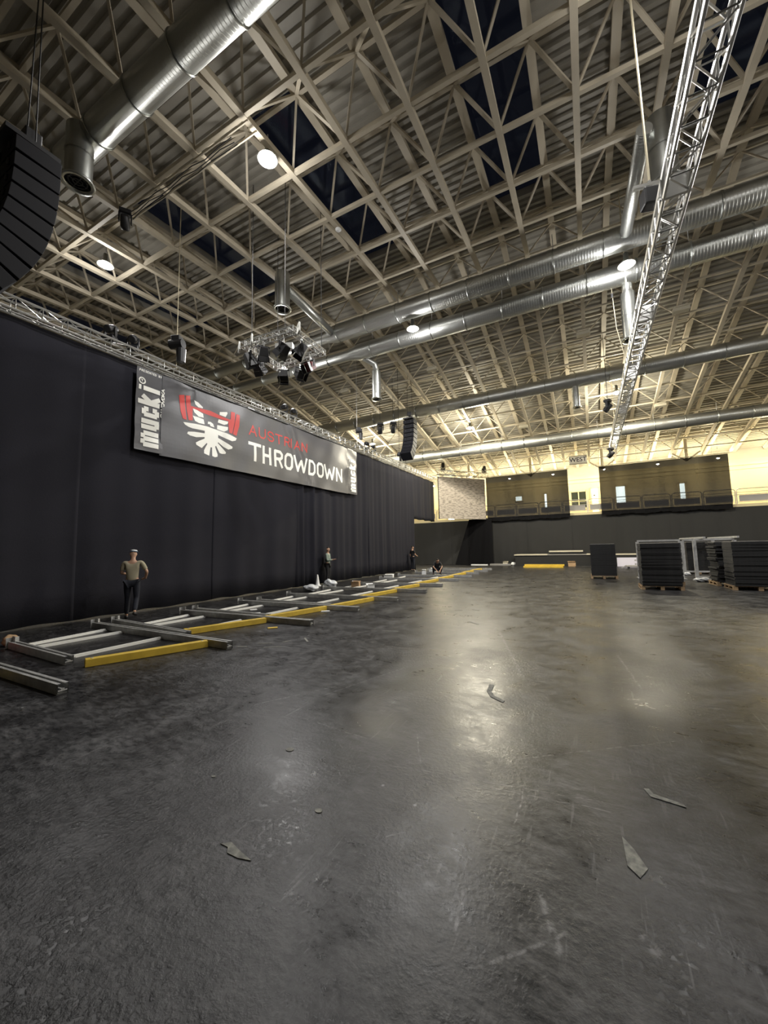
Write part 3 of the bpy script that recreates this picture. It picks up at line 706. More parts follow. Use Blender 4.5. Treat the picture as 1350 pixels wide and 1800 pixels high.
gauze(-7.72, -1.22, 4.06, 7.62, 'see-through black gauze drape hanging right next to the screen', 1)
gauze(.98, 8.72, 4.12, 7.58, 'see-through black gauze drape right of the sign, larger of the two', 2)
# black cloth added as the slanting shadow at the corner under the screen
xdrape(-9.3, -7.35, 33.75, .02, 3.98, .06, 6.5, 'shadecloth', 'shadow_cloth', 'gathered black cloth standing for the slanted shadow below the right end of the screen', None, 5, slant=-1.4)
# WEST sign
t = thing('hanging_sign', 'grey sign reading WEST hanging under the far roof', 'sign', (0, 0, 0))
b = MB(); b.box(-1.02, .22, 33.30, 33.36, 7.80, 8.50); b.build('sign_board', 'signgrey', t, bevel=.01)
cu = bpy.data.curves.new('w', 'FONT'); cu.body = 'WEST'; cu.size = .46; cu.align_x = 'CENTER'; cu.align_y = 'CENTER'; cu.extrude = .006; cu.offset = .008
co = bpy.data.objects.new('tmp', cu); COL.objects.link(co); dg = bpy.context.evaluated_depsgraph_get(); me = bpy.data.meshes.new_from_object(co.evaluated_get(dg))
bpy.data.objects.remove(co); me.materials.clear(); me.materials.append(MT['signtext'])
o = bpy.data.objects.new('sign_lettering', me); COL.objects.link(o); o.parent = t; o.location = (-.40, 33.29, 8.17); o.rotation_euler = (PI/2, 0, 0)
b = MB()
for x in (-.9, .1): b.tube([(x, 33.33, 8.5), (x, 33.33, deckz(33.33)+.06)], .008, 4)
b.build('hanging_wires', 'steel', t)

# LED screen
A = Vector((-10.66, 29.9, 0)); B_ = Vector((-7.74, 33.55, 0)); dd = (B_-A).normalized(); nn = Vector((dd.y, -dd.x, 0))
t = thing('led_screen', 'large switched-off screen with mottled brown-grey panels in the far left corner', 'screen')
b = MB(); f = A-nn*0; b.v = [tuple(A+Vector((0, 0, 3.92))), tuple(B_+Vector((0, 0, 3.92))), tuple(B_+Vector((0, 0, 7.40))), tuple(A+Vector((0, 0, 7.40)))]; b.f = [(0, 1, 2, 3)]
o = b.build('screen_face', 'led', t); uv = o.data.uv_layers.new(name='UVMap')
for li, c in zip(range(4), ((0, 0), (4.6, 0), (4.6, 3.5), (0, 3.5))): uv.data[li].uv = c
b = MB(); b.quad_box([A-nn*.12+Vector((0, 0, 3.92)), B_-nn*.12+Vector((0, 0, 3.92)), B_-nn*.01+Vector((0, 0, 3.92)), A-nn*.01+Vector((0, 0, 3.92)), A-nn*.12+Vector((0, 0, 7.4)), B_-nn*.12+Vector((0, 0, 7.4)), B_-nn*.01+Vector((0, 0, 7.4)), A-nn*.01+Vector((0, 0, 7.4))])
b.build('screen_housing', 'black', t)
b = MB()
for u in (.5, 1.7, 2.9, 4.1): b.bar(A+dd*u-nn*.06+Vector((0, 0, 7.38)), A+dd*u-nn*.06+Vector((0, 0, 7.60)), .06, .03)
b.build('hanging_brackets', 'steel', t)
t = thing('screen_truss', 'silver box truss above the screen in the far left corner', 'truss')
b = MB(); latt(b, A-dd*.1+Vector((0, 0, 7.75)), B_+dd*.25+Vector((0, 0, 7.75)), .36, 14, .03, .014); b.build('truss_frame', 'alu', t)
b = MB()
for u in (.5, 2.2, 3.9): b.tube([A+dd*u+Vector((0, 0, 7.9)), A+dd*u+Vector((0, 0, deckz(A.y+u*.78)+.06))], .012, 4)
b.build('hanging_wires', 'steel', t)

# moving heads / floodlights
def moving_head(p, label, rz=0, s=1., tilt=.5, group='moving head spotlights', up=True, m='black'):
    t = thing('moving_head_light', label, 'spotlight', p, rz, group); k = 1 if up else -1
    b = MB(); b.box(-.17*s, .17*s, -.14*s, .14*s, 0 if up else -.12*s, .12*s if up else 0); b.build('base', 'black', t, bevel=.015)
    b = MB()
    for sx in (-1, 1): b.bar((sx*.17*s, 0, k*.10*s), (sx*.17*s, 0, k*.42*s), .10*s, .04*s, (1, 0, 0))
    b.bar((-.19*s, 0, k*.13*s), (.19*s, 0, k*.13*s), .10*s, .04*s); b.build('yoke', 'black', t)
    c = Vector((0, 0, k*.38*s)); d = Vector((0, math.sin(tilt), math.cos(tilt)*k)).normalized()
    b = MB(); b.tube([c-d*.20*s, c-d*.16*s, c+d*.14*s, c+d*.24*s], [.09*s, .13*s, .14*s, .12*s], 14); b.build('head', m, t, smooth=True)
    return t
moving_head(tuple(A+dd*.5+Vector((0, 0, 7.96))), 'black moving head light standing on left end of the screen truss', .3)
moving_head(tuple(B_+dd*.0+Vector((0, 0, 7.96))), 'black moving head light standing on right end of the screen truss', -.2)
moving_head((XC, 5.55, 7.545), 'black moving head light on the curtain truss left of the banner, nearer one', .5, .85, 1.1, 'moving head lights on the curtain truss')
moving_head((XC, 6.15, 7.545), 'black moving head light on the curtain truss left of the banner, farther one', .9, .85, 1.1, 'moving head lights on the curtain truss')
moving_head((XC, 12.5, 7.545), 'black moving head light on the curtain truss above the red lettering, nearer one', .5, .85, 1.2, 'moving head lights on the curtain truss')
moving_head((XC, 13.1, 7.545), 'black moving head light on the curtain truss above the red lettering, farther one', .9, .85, 1.2, 'moving head lights on the curtain truss')
moving_head((XC, 19.6, 7.545), 'black moving head light on the curtain truss past the banner, nearer one', .9, .85, 1.2, 'moving head lights on the curtain truss')
moving_head((XC, 20.4, 7.545), 'black moving head light on the curtain truss past the banner, farther one', .6, .85, 1.2, 'moving head lights on the curtain truss')

# square lamp truss
QZ = 8.05; Q = [Vector((-9.15, 8.25, QZ)), Vector((-7.30, 8.35, QZ)), Vector((-7.35, 9.80, QZ)), Vector((-9.30, 9.85, QZ))]
t = thing('square_lamp_truss', 'square silver truss frame hung with black lights in front of the ducts', 'truss')
for i in range(4):
    a, c = Q[i], Q[(i+1) % 4]; d = (c-a).normalized(); b = MB(); latt(b, a-d*.1, c+d*.1, .18, 8, .015, .008); b.build('truss_side', 'alu', t)
for (x, y) in ((-9.40, 8.25), (-8.72, 8.12), (-7.08, 8.35), (-9.32, 10.05)):
    b = MB()
    for s1, s2 in (((-.12, -.12), (.12, -.12)), ((.12, -.12), (.12, .12)), ((.12, .12), (-.12, .12)), ((-.12, .12), (-.12, -.12))): b.bar((x+s1[0]*.8, y-s1[0]*.6, QZ+s1[1]), (x+s2[0]*.8, y-s2[0]*.6, QZ+s2[1]), .04, .04)
    b.build('end_plate', 'white', t)
for i, q in enumerate((Q[0]+Vector((.3, 0, 0)), Q[1]-Vector((.3, 0, 0)), Q[2], Q[3])):
    b = MB(); b.tube([q+Vector((0, 0, .1)), (q.x, q.y, deckz(q.y)+.06)], .012, 4); b.build('hanging_chain', 'rope', t)
b = MB(); b.box(-.28, .28, -.10, .10, -.12, .08); o = b.build('control_box', 'alu', t, (-8.2, 9.0, QZ+.05)); o.rotation_euler = (0, 0, .4)
hs = [((-9.05, 8.35), 'nearest left corner, upper one'), ((-9.2, 8.85), 'left side, lower one'), ((-8.4, 8.3), 'middle of the near side'), ((-7.75, 8.45), 'near side, right of its middle'),
      ((-7.3, 8.75), 'right corner'), ((-7.75, 9.72), 'right side with dark red lens'), ((-8.95, 9.8), 'far side, left one'), ((-8.40, 9.95), 'far side, right one')]
def floodlight(p, rz, tilt, label, m='black'):
    t = thing('floodlight', label, 'spotlight', p, rz, 'lights on the square lamp truss')
    b = MB(); b.tube([(0, 0, .03), (0, 0, -.12)], .03, 8); b.build('clamp', 'alu', t)
    b = MB(); b.bar((-.17, 0, -.12), (.17, 0, -.12), .05, .025)
    for s in (-1, 1): b.bar((s*.17, 0, -.12), (s*.17, 0, -.34), .05, .025, (1, 0, 0))
    b.build('yoke', 'black', t)
    c = Vector((0, 0, -.32)); d = Vector((0, math.sin(tilt), -math.cos(tilt))); u = Vector((0, math.cos(tilt), math.sin(tilt))); x_ = Vector((1, 0, 0))
    b = MB(); P = []
    for k, r in ((-.17, .11), (.10, .145)): P.append([c+d*k-x_*r-u*r, c+d*k+x_*r-u*r, c+d*k+x_*r+u*r, c+d*k-x_*r+u*r])
    b.quad_box(P[0]+P[1]); b.build('housing', m, t, bevel=.012)
    b = MB()
    for (a1, a2, o_) in ((0, 1, -u), (1, 2, x_), (2, 3, u), (3, 0, -x_)):
        q0, q1 = P[1][a1], P[1][a2]; e = d*.16+o_*.035; th = o_*.006
        b.quad_box([q0, q1, q1+th, q0+th, q0+e, q1+e, q1+e+th, q0+e+th])
    b.build('barn_doors', 'black', t)
    return t
for i, ((x, y), s_) in enumerate(hs):
    floodlight((x, y, QZ-.10), .7*i-.5, (.5, .9, .4, .8, .6, 1.0, .5, .9)[i], 'black light hanging from the square lamp truss, '+s_, 'redlens' if i == 5 else 'black')

# pair of hanging speakers/lights by the far lamp
for i, (x, y, z) in enumerate(((-11.0, 20.6, 9.35), (-10.3, 21.0, 9.4))):
    t = moving_head((x, y, z), 'dark grey floodlight hanging before the far duct, %s of the pair' % ('left' if i == 0 else 'right'), .6, 1.1, .6, 'hanging floodlight pair', False)
    b = MB(); b.tube([(0, 0, 0), (0, 0, deckz(y)-z+.06)], .012, 4); b.build('hanging_wire', 'rope', t)

# ------------------------------------------------------------------ line arrays
def line_array(p, rz, n, wd, dp, hh, label, curve):
    t = thing('line_array_speaker', label, 'loudspeaker', p, rz)
    b = MB(); b.box(-wd*.45, wd*.45, -dp*.7, dp*.5, .02, .10); b.build('rigging_frame', 'black', t)
    x = 0; pt = Vector((0, 0, 0)); ang = 0
    for i in range(n):
        ang = curve*(i/(n-1))**1.8
        a, c = math.cos(ang), math.sin(ang)
        def T(y, z): return (pt.y+y*a+z*c, pt.z-y*c+z*a)    # local pitch forward-down
        h = hh; b = MB(); P = []
        for z, sc_ in ((-h+.012, 1), (0-.012, 1)):
            pass
        fr, bk = dp/2, -dp/2
        ins = .07*h
        pts2 = [T(fr, -h+.01), T(fr, -.01), T(bk, -.01-ins), T(bk, -h+.01+ins)]
        pp = [(-wd/2, *pts2[3]), (wd/2, *pts2[3]), (wd/2, *pts2[0]), (-wd/2, *pts2[0]), (-wd/2, *pts2[2]), (wd/2, *pts2[2]), (wd/2, *pts2[1]), (-wd/2, *pts2[1])]
        b.quad_box(pp)
        o = b.build('speaker_box', 'speaker', t, bevel=.006)
        b = MB(); u = [T(bk-.012, -h*.3), T(bk-.012, -h*.7)]
        for sx in (-.25, .25):
            b = MB(); b.tube([(sx*wd, *u[0]), (sx*wd, *u[1])], .02, 6); b.build('handle', 'black', o)
        dy, dz = T(0, -h)[0]-pt.y, T(0, -h)[1]-pt.z
        pt = Vector((0, pt.y+dy, pt.z+dz))
    b = MB()
    for sx in (-.2, .2): b.tube([(sx, 0, .1), (sx*.3, 0, deckz(p[1])-p[2]+.06)], .012, 4)
    b.build('hanging_chain', 'rope', t)
    b = MB(); b.box(-.12, .12, -.12, .12, .25, .5); b.build('hoist_motor', 'black', t, bevel=.02)
    return t
line_array((-8.25, 2.62, 8.55), 0, 10, .78, .62, .30, 'large black line array loudspeaker hanging in the upper left corner', .75)
line_array((-8.85, 20.3, 9.05), 0, 9, .66, .52, .275, 'smaller black line array loudspeaker hanging before the far ducts', .75)
t = hoist((-9.6, 20.3, 7.1), 'small black hoist unit left of the distant line array', .6)
b = MB(); b.tube([(0, 0, .1), (0, 0, deckz(20.3)-7.1+.06)], .012, 4); b.build('chain', 'rope', t)

# ------------------------------------------------------------------ long hanging truss on the right
TX = 1.6; TZ = 7.45
t = thing('long_hanging_truss', 'long silver lattice truss hanging lengthwise on the right of the hall', 'truss')
b = MB(); latt(b, (TX, -2.0, TZ), (TX, 26.6, TZ), .34, 70, .03, .014); b.build('truss_frame', 'alu', t)
for y in (3.4, 7.4, 11.4, 15.4, 19.4, 23.4):
    b = MB(); b.bar((TX-.2, y, TZ), (TX+.2, y, TZ), .05, .38); b.build('truss_joint', 'alu', t)
for y in (14.5, 24.0):
    b = MB(); b.tube([(TX, y, TZ), (TX-.0, y, deckz(y)+.06)], .014, 5); b.build('hanging_chain', 'chain', t)
t = thing('chain_hoist', 'black chain hoist with bright chain beside the near part of the hanging truss', 'chain hoist', (1.38, 8.1, 8.15), .3, 'chain hoists')
b = MB(); b.box(-.15, .12, -.12, .12, -.42, -.08); b.build('motor', 'black', t, bevel=.03)
b = MB(); b.bar((-.28, 0, 0), (.28, 0, .05), .07, .06); b.bar((-.1, 0, -.15), (0, 0, .1), .05, .05); b.build('hook_frame', 'alu', t)
b = MB(); b.tube([(0, 0, .05), (.0, .1, deckz(8.2)-8.15)], .022, 6); b.build('chain', 'chain', t)
t = thing('drop_wire', 'thin bright wire hanging below the twin ducts left of the air outlet', 'wire', (1.25, 15.4, 8.0))
b = MB(); b.tube([(0, 0, 2.72), (.06, 0, 1.2), (.22, 0, .2)], .012, 5); b.build('wire', 'chain', t)
b = MB(); b.box(-.03, .03, -.03, .03, 2.35, 2.5); b.build('clamp', 'black', t)
moving_head((1.45, 26.2, 7.27), 'black light on the far end of the long hanging truss', 1.2, 1., .8, 'lights on the hanging truss', False)
t = moving_head((1.2, 21.3, 8.6), 'black light hanging beside the hanging truss under the far roof', 1.2, 1., .8, 'lights on the hanging truss', False)
b = MB(); b.tube([(0, 0, 0), (0, 0, deckz(21.3)-8.6+.06)], .012, 4); b.build('hanging_wire', 'rope', t)

# small roof boxes
for i, (x, y, lab) in enumerate(((3.97, 19.4, 'nearest the upper right edge'), (.34, 19.4, 'left of the hanging truss behind the twin ducts'), (-7.0, 19.3, 'above the distant line array'), (-12.72, 19.35, 'over the end of the banner'),
        (-3.46, 27.0, 'left of the sign between the far ducts'), (4.14, 27.0, 'right of the hanging truss between the far ducts'))):
    b = MB(); b.box(-.28, .28, -.14, .14, -.16, 0); b.box(-.22, .22, -.20, .20, -.02, .03)
    tag(b.build('roof_sensor_box', 'concrete', None, (x, y, zL(y)-.10)), 'small pale box under the far roof, '+lab, 'box', 'pale boxes under the roof')
b = MB(); b.lathe([(.001, -.07), (.06, -.06), (.10, -.02), (.10, .0)], seg=16)
tag(b.build('smoke_detector', 'doorwhite', None, (-6.71, 9.9, zL(9.9)-.08)), 'small round white detector under a lower roof beam', 'detector')
# cable tray and catwalk lattice near the left
t = thing('cable_tray', 'thin cable tray crossing under the near left roof', 'cable tray', (0, 0, 0))
for dy in (0, .28):
    b = MB(); b.bar((-11.9, 5.95+dy, 11.9), (-6.6, 5.95+dy, 11.9), .03, .06); b.build('side_rail', 'cream', t)
for i in range(3):
    b = MB(); b.tube([(-11.7+.5*j, 6.0+.08*i+.02*math.sin(j*2+i), 11.84-.05*math.sin(j*1.1+i)**2) for j in range(10)], .012, 5); b.build('cable', 'rope', t)
moving_head((-11.6, 5.9, 11.8), 'small dark lamp fixed at the left end of the cable tray', 1.0, .9, .8, None, False)

# ------------------------------------------------------------------ beams laid out on the floor
def steel_beam(x0, x1, y0, y1, label, plate=True, wd=.12):
    a, c = Vector((x0, y0, 0)), Vector((x1, y1, 0)); L = (c-a).length; ang = math.atan2(y1-y0, x1-x0)
    t = thing('steel_upright', label, 'steel beam', a, ang, 'grey steel uprights laid on the floor')
    h = wd; b = MB(); g = .02
    # slotted profile: walls with a slot along top, hollow end
    prof = [(-h/2, 0), (h/2, 0), (h/2, h), (.02, h), (.02, h-.012), (h/2-.012, h-.012), (h/2-.012, .012), (-h/2+.012, .012), (-h/2+.012, h-.012), (-.02, h-.012), (-.02, h), (-h/2, h)]
    n = len(prof); b.v = [(0, y, z+.004) for y, z in prof]+[(L, y, z+.004) for y, z in prof]
    b.f = [(i, (i+1) % n, n+(i+1) % n, n+i) for i in range(n)]
    b.box(0, L, -.019, .019, h*.45, h*.45+.012)
    b.build('profile', 'steel', t)
    b = MB(); b.box(L-.012, L-.002, -h/2+.012, h/2-.012, h*.3, h*.42); b.build('end_web', 'steel', t)
    if plate:
        b = MB(); b.box(-.012, 0.0, -.09, .09, 0.004, .19); b.build('base_plate', 'steel', t)
        b = MB(); b.box(0, .12, -.004, .004, h, .21); b.build('gusset', 'steel', t)
    return t
def ybeam(x0, y0, x1, y1, label, wd=.13, h=.115):
    a, c = Vector((x0, y0, 0)), Vector((x1, y1, 0)); L = (c-a).length
    t = thing('yellow_beam', label, 'yellow beam', a, math.atan2(y1-y0, x1-x0), 'yellow painted beams laid on the floor')
    b = MB(); b.box(0, L, -wd/2, wd/2, .003, h); b.build('beam_body', 'yellow', t, bevel=.006)
    b = MB(); b.box(-.006, .0, -wd/2+.02, wd/2-.02, .02, h-.02); b.build('end_cap', 'yellow', t)
    for sx in (.08, L-.08):
        b = MB(); b.lathe([(.02, 0), (.02, .006), (.001, .006)], (sx, 0, h), 8); b.build('bolt', 'steel', t)
    return t
def rod(x0, y0, x1, y1, label):
    a, c = Vector((x0, y0, 0)), Vector((x1, y1, 0)); L = (c-a).length
    t = thing('brace_rod', label, 'rod', a, math.atan2(y1-y0, x1-x0), 'pale bracing rods laid on the floor')
    b = MB(); b.box(0, L, -.024, .024, .003, .05); b.build('tube', 'rodpaint', t)
    b = MB(); b.box(-.04, .03, -.028, .028, .003, .02); b.box(L-.03, L+.04, -.028, .028, .003, .02); b.build('end_lugs', 'steel', t)
rowsS = [(-9.95, -5.65, 2.42, 2.42), (-9.25, -7.05, 3.16, 3.08), (-9.92, -5.5, 4.80, 4.72), (-9.92, -6.95, 5.22, 4.98), (-9.70, -5.44, 6.76, 6.85), (-9.68, -6.9, 7.12, 7.06),
 (-9.76, -5.46, 8.74, 8.82), (-9.35, -6.5, 9.12, 9.04), (-9.60, -5.33, 10.75, 10.9), (-9.7, -5.32, 13.0, 13.25), (-9.75, -5.5, 15.3, 15.5), (-9.75, -5.6, 17.9, 18.05), (-9.8, -5.6, 20.2, 20.4), (-9.8, -5.8, 22.7, 22.7), (-9.8, -5.8, 24.8, 24.9), (-9.8, -6.0, 27.0, 27.0)]
sl = ['nearest one, cut off by the left photo edge', 'short one beside the red rag at the left', 'long one meeting the nearest yellow beam', 'short, close behind the one at the nearest yellow beam', 'long one meeting the second yellow beam',
 'shorter one beside the long beam at the second yellow beam', 'long one meeting the third yellow beam', 'shorter one beside the long beam at the third yellow beam', 'long one at the fourth yellow beam', 'long one at the fifth yellow beam, by the plastic bag',
 'long one just behind the person in the green jacket', 'third one before the crouching person', 'second one before the crouching person', 'level with the crouching person', 'first one behind the crouching person', 'farthest one of the row']
for (a, c, y0, y1), s_ in zip(rowsS, sl): steel_beam(a, c, y0, y1, 'grey steel upright on the floor, '+s_.replace('long one ', '').replace('shorter one ', 'short, '))
rowsY = [(-6.66, 3.11, -6.0, 4.66), (-7.28, 5.12, -6.68, 6.72), (-6.86, 6.93, -6.45, 8.70), (-6.42, 8.92, -6.15, 10.76), (-6.75, 11.05, -6.48, 13.1), (-6.75, 13.45, -6.5, 15.3), (-6.8, 15.75, -6.6, 17.9), (-6.8, 18.2, -6.6, 20.25), (-6.8, 20.6, -6.6, 22.6), (-6.9, 23.0, -6.7, 24.7), (-6.9, 25.1, -6.7, 26.9)]
yl_ = ['nearest to the camera', 'second from the camera', 'third from the camera', 'fourth from the camera', 'fifth from the camera', 'sixth from the camera', 'seventh from the camera', 'eighth from the camera', 'in front of the crouching person', 'just behind the crouching person', 'farthest of the row']
for r_, s_ in zip(rowsY, yl_): ybeam(*r_, 'yellow beam lying lengthwise on the floor, '+s_)
rr = []
for i, (ya, yb) in enumerate(((3.28, 4.68), (5.38, 6.62), (7.26, 8.6), (9.25, 10.62), (11.0, 12.85), (13.3, 15.1), (15.6, 17.7), (18.1, 20.0))):
    for j, (xa_, xb_) in enumerate(((-9.15, -9.28), (-8.78, -8.68), (-7.4, -7.35))):
        if i == 7 and j == 1: continue
        rod(xa_, ya, xb_, yb, 'pale bracing rod in the %s bay of beams, %s' % (nth(i+1), ('outer one by the curtain', 'middle one', 'inner one by the yellow beams')[j]))
# clutter along the row
def blob(name, m, c, r, sq, label, cat, seed, n=2):
    bm = bmesh.new(); bmesh.ops.create_icosphere(bm, subdivisions=n+1, radius=1); rnd = random.Random(seed)
    ph = [rnd.uniform(0, 6) for _ in range(6)]
    for v in bm.verts:
        k = 1+.22*math.sin(v.co.x*5+ph[0])*math.sin(v.co.y*4+ph[1])+.15*math.sin(v.co.z*7+ph[2]+v.co.x*6)
        v.co = Vector((v.co.x*k*r, v.co.y*k*r*sq[0], max(v.co.z, -.75)*k*r*sq[1]))
    zmin = min(v.co.z for v in bm.verts)
    for v in bm.verts: v.co.z -= zmin-.002
    me = bpy.data.meshes.new(name); bm.to_mesh(me); bm.free(); me.materials.append(MT[m])
    for p in me.polygons: p.use_smooth = True
    o = bpy.data.objects.new(name, me); COL.objects.link(o); o.location = c
    return tag(o, label, cat)
blob('plastic_bag', 'plastic', (-9.95, 13.75, 0), .30, (.7, .6), 'crumpled clear plastic bag on the floor at the feet of the person in green', 'bag', 3)
blob('plastic_bag', 'plastic', (-9.85, 12.35, 0), .30, (.8, .42), 'flattened crumpled plastic bag on the floor left of the fuller bag', 'bag', 4)
blob('cloth_rag', 'red', (-9.45, 2.78, 0), .15, (.8, .55), 'crumpled red rag at the left end of the short steel beam', 'rag', 8)
blob('work_glove', 'cardboard', (-9.55, 3.22, 0.0), .12, (.9, .8), 'tan paper wrap lying beside the red rag', 'wrap', 9)
b = MB(); b.lathe([(.16, 0), (.16, .03), (.10, .04), (.03, .50), (.001, .51)], seg=16)
tag(b.build('marker_cone', 'doorwhite', None, (-10.95, 14.2, .003)), 'small white cone standing against the curtain left of the person in green', 'cone')
def carton(name, c, s, m, label, cat, rz=.3, group=None):
    t = thing(name, label, cat, c, rz, group); a, b2, h = s
    b = MB(); b.box(-a/2, a/2, -b2/2, b2/2, .003, h); b.build('box_body', m, t, bevel=.005)
    b = MB()
    b.quad_box([(-a/2, -b2/2, h), (a/2, -b2/2, h), (a/2, -b2/2-.08, h+.05), (-a/2, -b2/2-.08, h+.05), (-a/2, -b2/2, h+.006), (a/2, -b2/2, h+.006), (a/2, -b2/2-.08, h+.056), (-a/2, -b2/2-.08, h+.056)])
    b.quad_box([(-a/2, b2/2, h), (a/2, b2/2, h), (a/2, b2/2+.08, h+.05), (-a/2, b2/2+.08, h+.05), (-a/2, b2/2, h+.006), (a/2, b2/2, h+.006), (a/2, b2/2+.08, h+.056), (-a/2, b2/2+.08, h+.056)])
    b.build('flaps', m, t)
carton('carton', (-8.95, 14.25, 0), (.34, .26, .2), 'cardboard', 'open cardboard carton beside the plastic bag', 'box')
carton('small_carton', (-8.2, 14.2, 0), (.3, .2, .12), 'doorwhite', 'small white carton right of the cardboard carton', 'box', .8)
carton('white_carton', (-8.85, 21.75, 0), (.24, .20, .26), 'doorwhite', 'white carton on the floor left of the crouching person', 'box', .3)
carton('parts_carton', (-9.75, 18.9, 0), (.5, .35, .16), 'doorwhite', 'low pale carton between the far beams near the curtain', 'box', .3)
carton('parts_carton', (-9.2, 24.2, 0), (.45, .35, .2), 'doorwhite', 'low pale carton on the floor behind the crouching person', 'box', .1)
def flat(name, c, a, b2, rz, m, label, cat, h=.012, group=None):
    b = MB(); b.box(-a/2, a/2, -b2/2, b2/2, .002, h); o = b.build(name, m, None, (c[0], c[1], 0)); o.rotation_euler = (0, 0, rz); return tag(o, label, cat, group)
for i, (x, y, a, b2, rz, m) in enumerate(((-6.95, 6.45, .22, .14, .4, 'doorwhite'), (-7.35, 5.28, .25, .18, .9, 'doorwhite'), (-6.05, 6.3, .2, .1, .8, 'yellow'), (-7.9, 7.6, .22, .1, .4, 'doorwhite'), (-8.4, 8.0, .18, .12, 1., 'doorwhite'), (-6.3, 8.5, .22, .1, .6, 'doorwhite'), (-8.8, 11.5, .4, .12, .2, 'doorwhite'), (-8.3, 13.9, .3, .2, .2, 'doorwhite'))):
    flat('paper_scrap', (x, y), a, b2, rz, m, ['white paper scrap at the near end of the second yellow beam', 'round-edged white scrap left of the second yellow beam', 'yellow scrap right of the second yellow beam', 'white scrap inside the third bay near its rod', 'small white scrap in the third bay by the curtain side',
        'white scrap at the near side of the third steel crossing', 'long white strip in the fifth bay', 'white sheet in the sixth bay right of the cartons'][i], 'scrap', .02, 'scraps between the beams')
b = MB(); b.box(-.09, .09, -.11, .11, .002, .10); tag(b.build('yellow_block', 'yellow', None, (-7.45, 1.98, 0)), 'small yellow block at the left edge before the nearest steel beam', 'block')
# strips of tape residue on the open floor
rnd = random.Random(4)
tp = [(-5.42, 4.9), (-5.2, 5.25), (-4.95, 5.5), (-4.7, 5.75), (-4.9, 5.1), (-3.4, 9.6), (-3.1, 9.9), (-2.7, 10.1), (-2.3, 8.4), (-1.6, 12.5), (-.9, 12.6), (-2.9, 14.0), (-3.6, 7.0), (-1.2, 16.5), (-.5, 19.), (.3, 14.5), (-4.6, 11.2), (-4.3, 16.0)]
for i, (x, y) in enumerate(tp):
    flat('tape_scrap', (x, y), rnd.uniform(.16, .34), .035, rnd.uniform(0, 3), 'chip', 'short pale strip of tape residue on the open floor', 'tape', .004, 'tape residue strips on the floor')
# painted marks and chips
def decal(name, pts, label, m='chip'):
    b = MB(); n = len(pts); b.v = [(x, y, .0) for x, y in pts]+[(x, y, .004) for x, y in pts]; b.f = [tuple(range(n, 2*n)), tuple(reversed(range(n)))]+[(i, (i+1) % n, n+(i+1) % n, n+i) for i in range(n)]
    tag(b.build(name, m, None, (0, 0, .001)), label, 'floor mark')
arc = [(-1.16, 4.80), (-1.10, 4.80), (-1.09, 4.60), (-1.02, 4.46), (-.90, 4.37), (-.91, 4.32), (-1.06, 4.42), (-1.14, 4.58)]
decal('painted_arc', arc, 'short curved pale stroke of paint on the middle of the floor')
decal('paint_chip', [(.06, 2.68), (.11, 2.60), (.16, 2.48), (.12, 2.40), (.07, 2.46)], 'pale flaked patch with dark cracks, right of centre on the floor')
decal('paint_chip', [(-1.95, 1.63), (-1.90, 1.665), (-1.80, 1.64), (-1.70, 1.62), (-1.78, 1.60), (-1.86, 1.60), (-1.89, 1.63)], 'small ragged pale chip on the floor left of centre')
decal('paint_scuff', [(.22, 3.24), (.25, 3.25), (.27, 3.20), (.42, 3.16), (.43, 3.13), (.25, 3.16)], 'bent pale scuff line on the floor at the right')
for i, (x, y, r, lab) in enumerate(((-1.62, 2.1, .026, 'round pale spot on the floor left of the large light reflection'), (-2.55, 2.06, .016, 'tiny white spot on the left part of the floor'), (-2.3, 2.6, .035, 'faint round pale spot on the floor, left of centre'))):
    decal('paint_spot', [(x+r*math.cos(a*PI/5), y+r*math.sin(a*PI/5)*.8) for a in range(10)], lab)

# ------------------------------------------------------------------ mats on pallets
pal = thing('pallet', 'pallet', 'pallet', (0, 0, 0), 0, 'wooden pallets under the mat stacks')
for j in range(5):
    b = MB(); b.box(-.56, .56, -.5+.235*j-.0, -.5+.235*j+.12, .115, .137); b.build('top_board', 'wood', pal)
for x in (-.51, 0, .51):
    for y in (-.44, 0, .44):
        b = MB(); b.box(x-.05, x+.05, y-.06, y+.06, .022, .095); b.build('block', 'wood', pal)
for x in (-.51, 0, .51):
    b = MB(); b.box(x-.05, x+.05, -.5, .56, .0, .022); b.box(x-.05, x+.05, -.5, .56, .095, .115); b.build('runner', 'wood', pal)
mt0 = None
stacks = [((.52, 21.45), 1.04, 1.0, 38, 'free-standing stack left of the others', .006, 0), ((2.14, 16.95), 1.14, 1.05, 30, 'front stack next to the steel frames', .012, .0), ((2.45, 18.75), 1.14, 1.05, 28, 'stack hidden behind the front left stack', .012, .05),
          ((4.86, 17.55), 1.3, 1.05, 30, 'front stack at the right edge', .012, .0), ((4.75, 19.0), 1.3, 1.0, 28, 'ragged stack behind the right edge stack', .05, .03), ((4.85, 25.4), .95, .9, 26, 'distant stack seen between the steel frames', .01, .02)]
rnd = random.Random(11); firstp = True
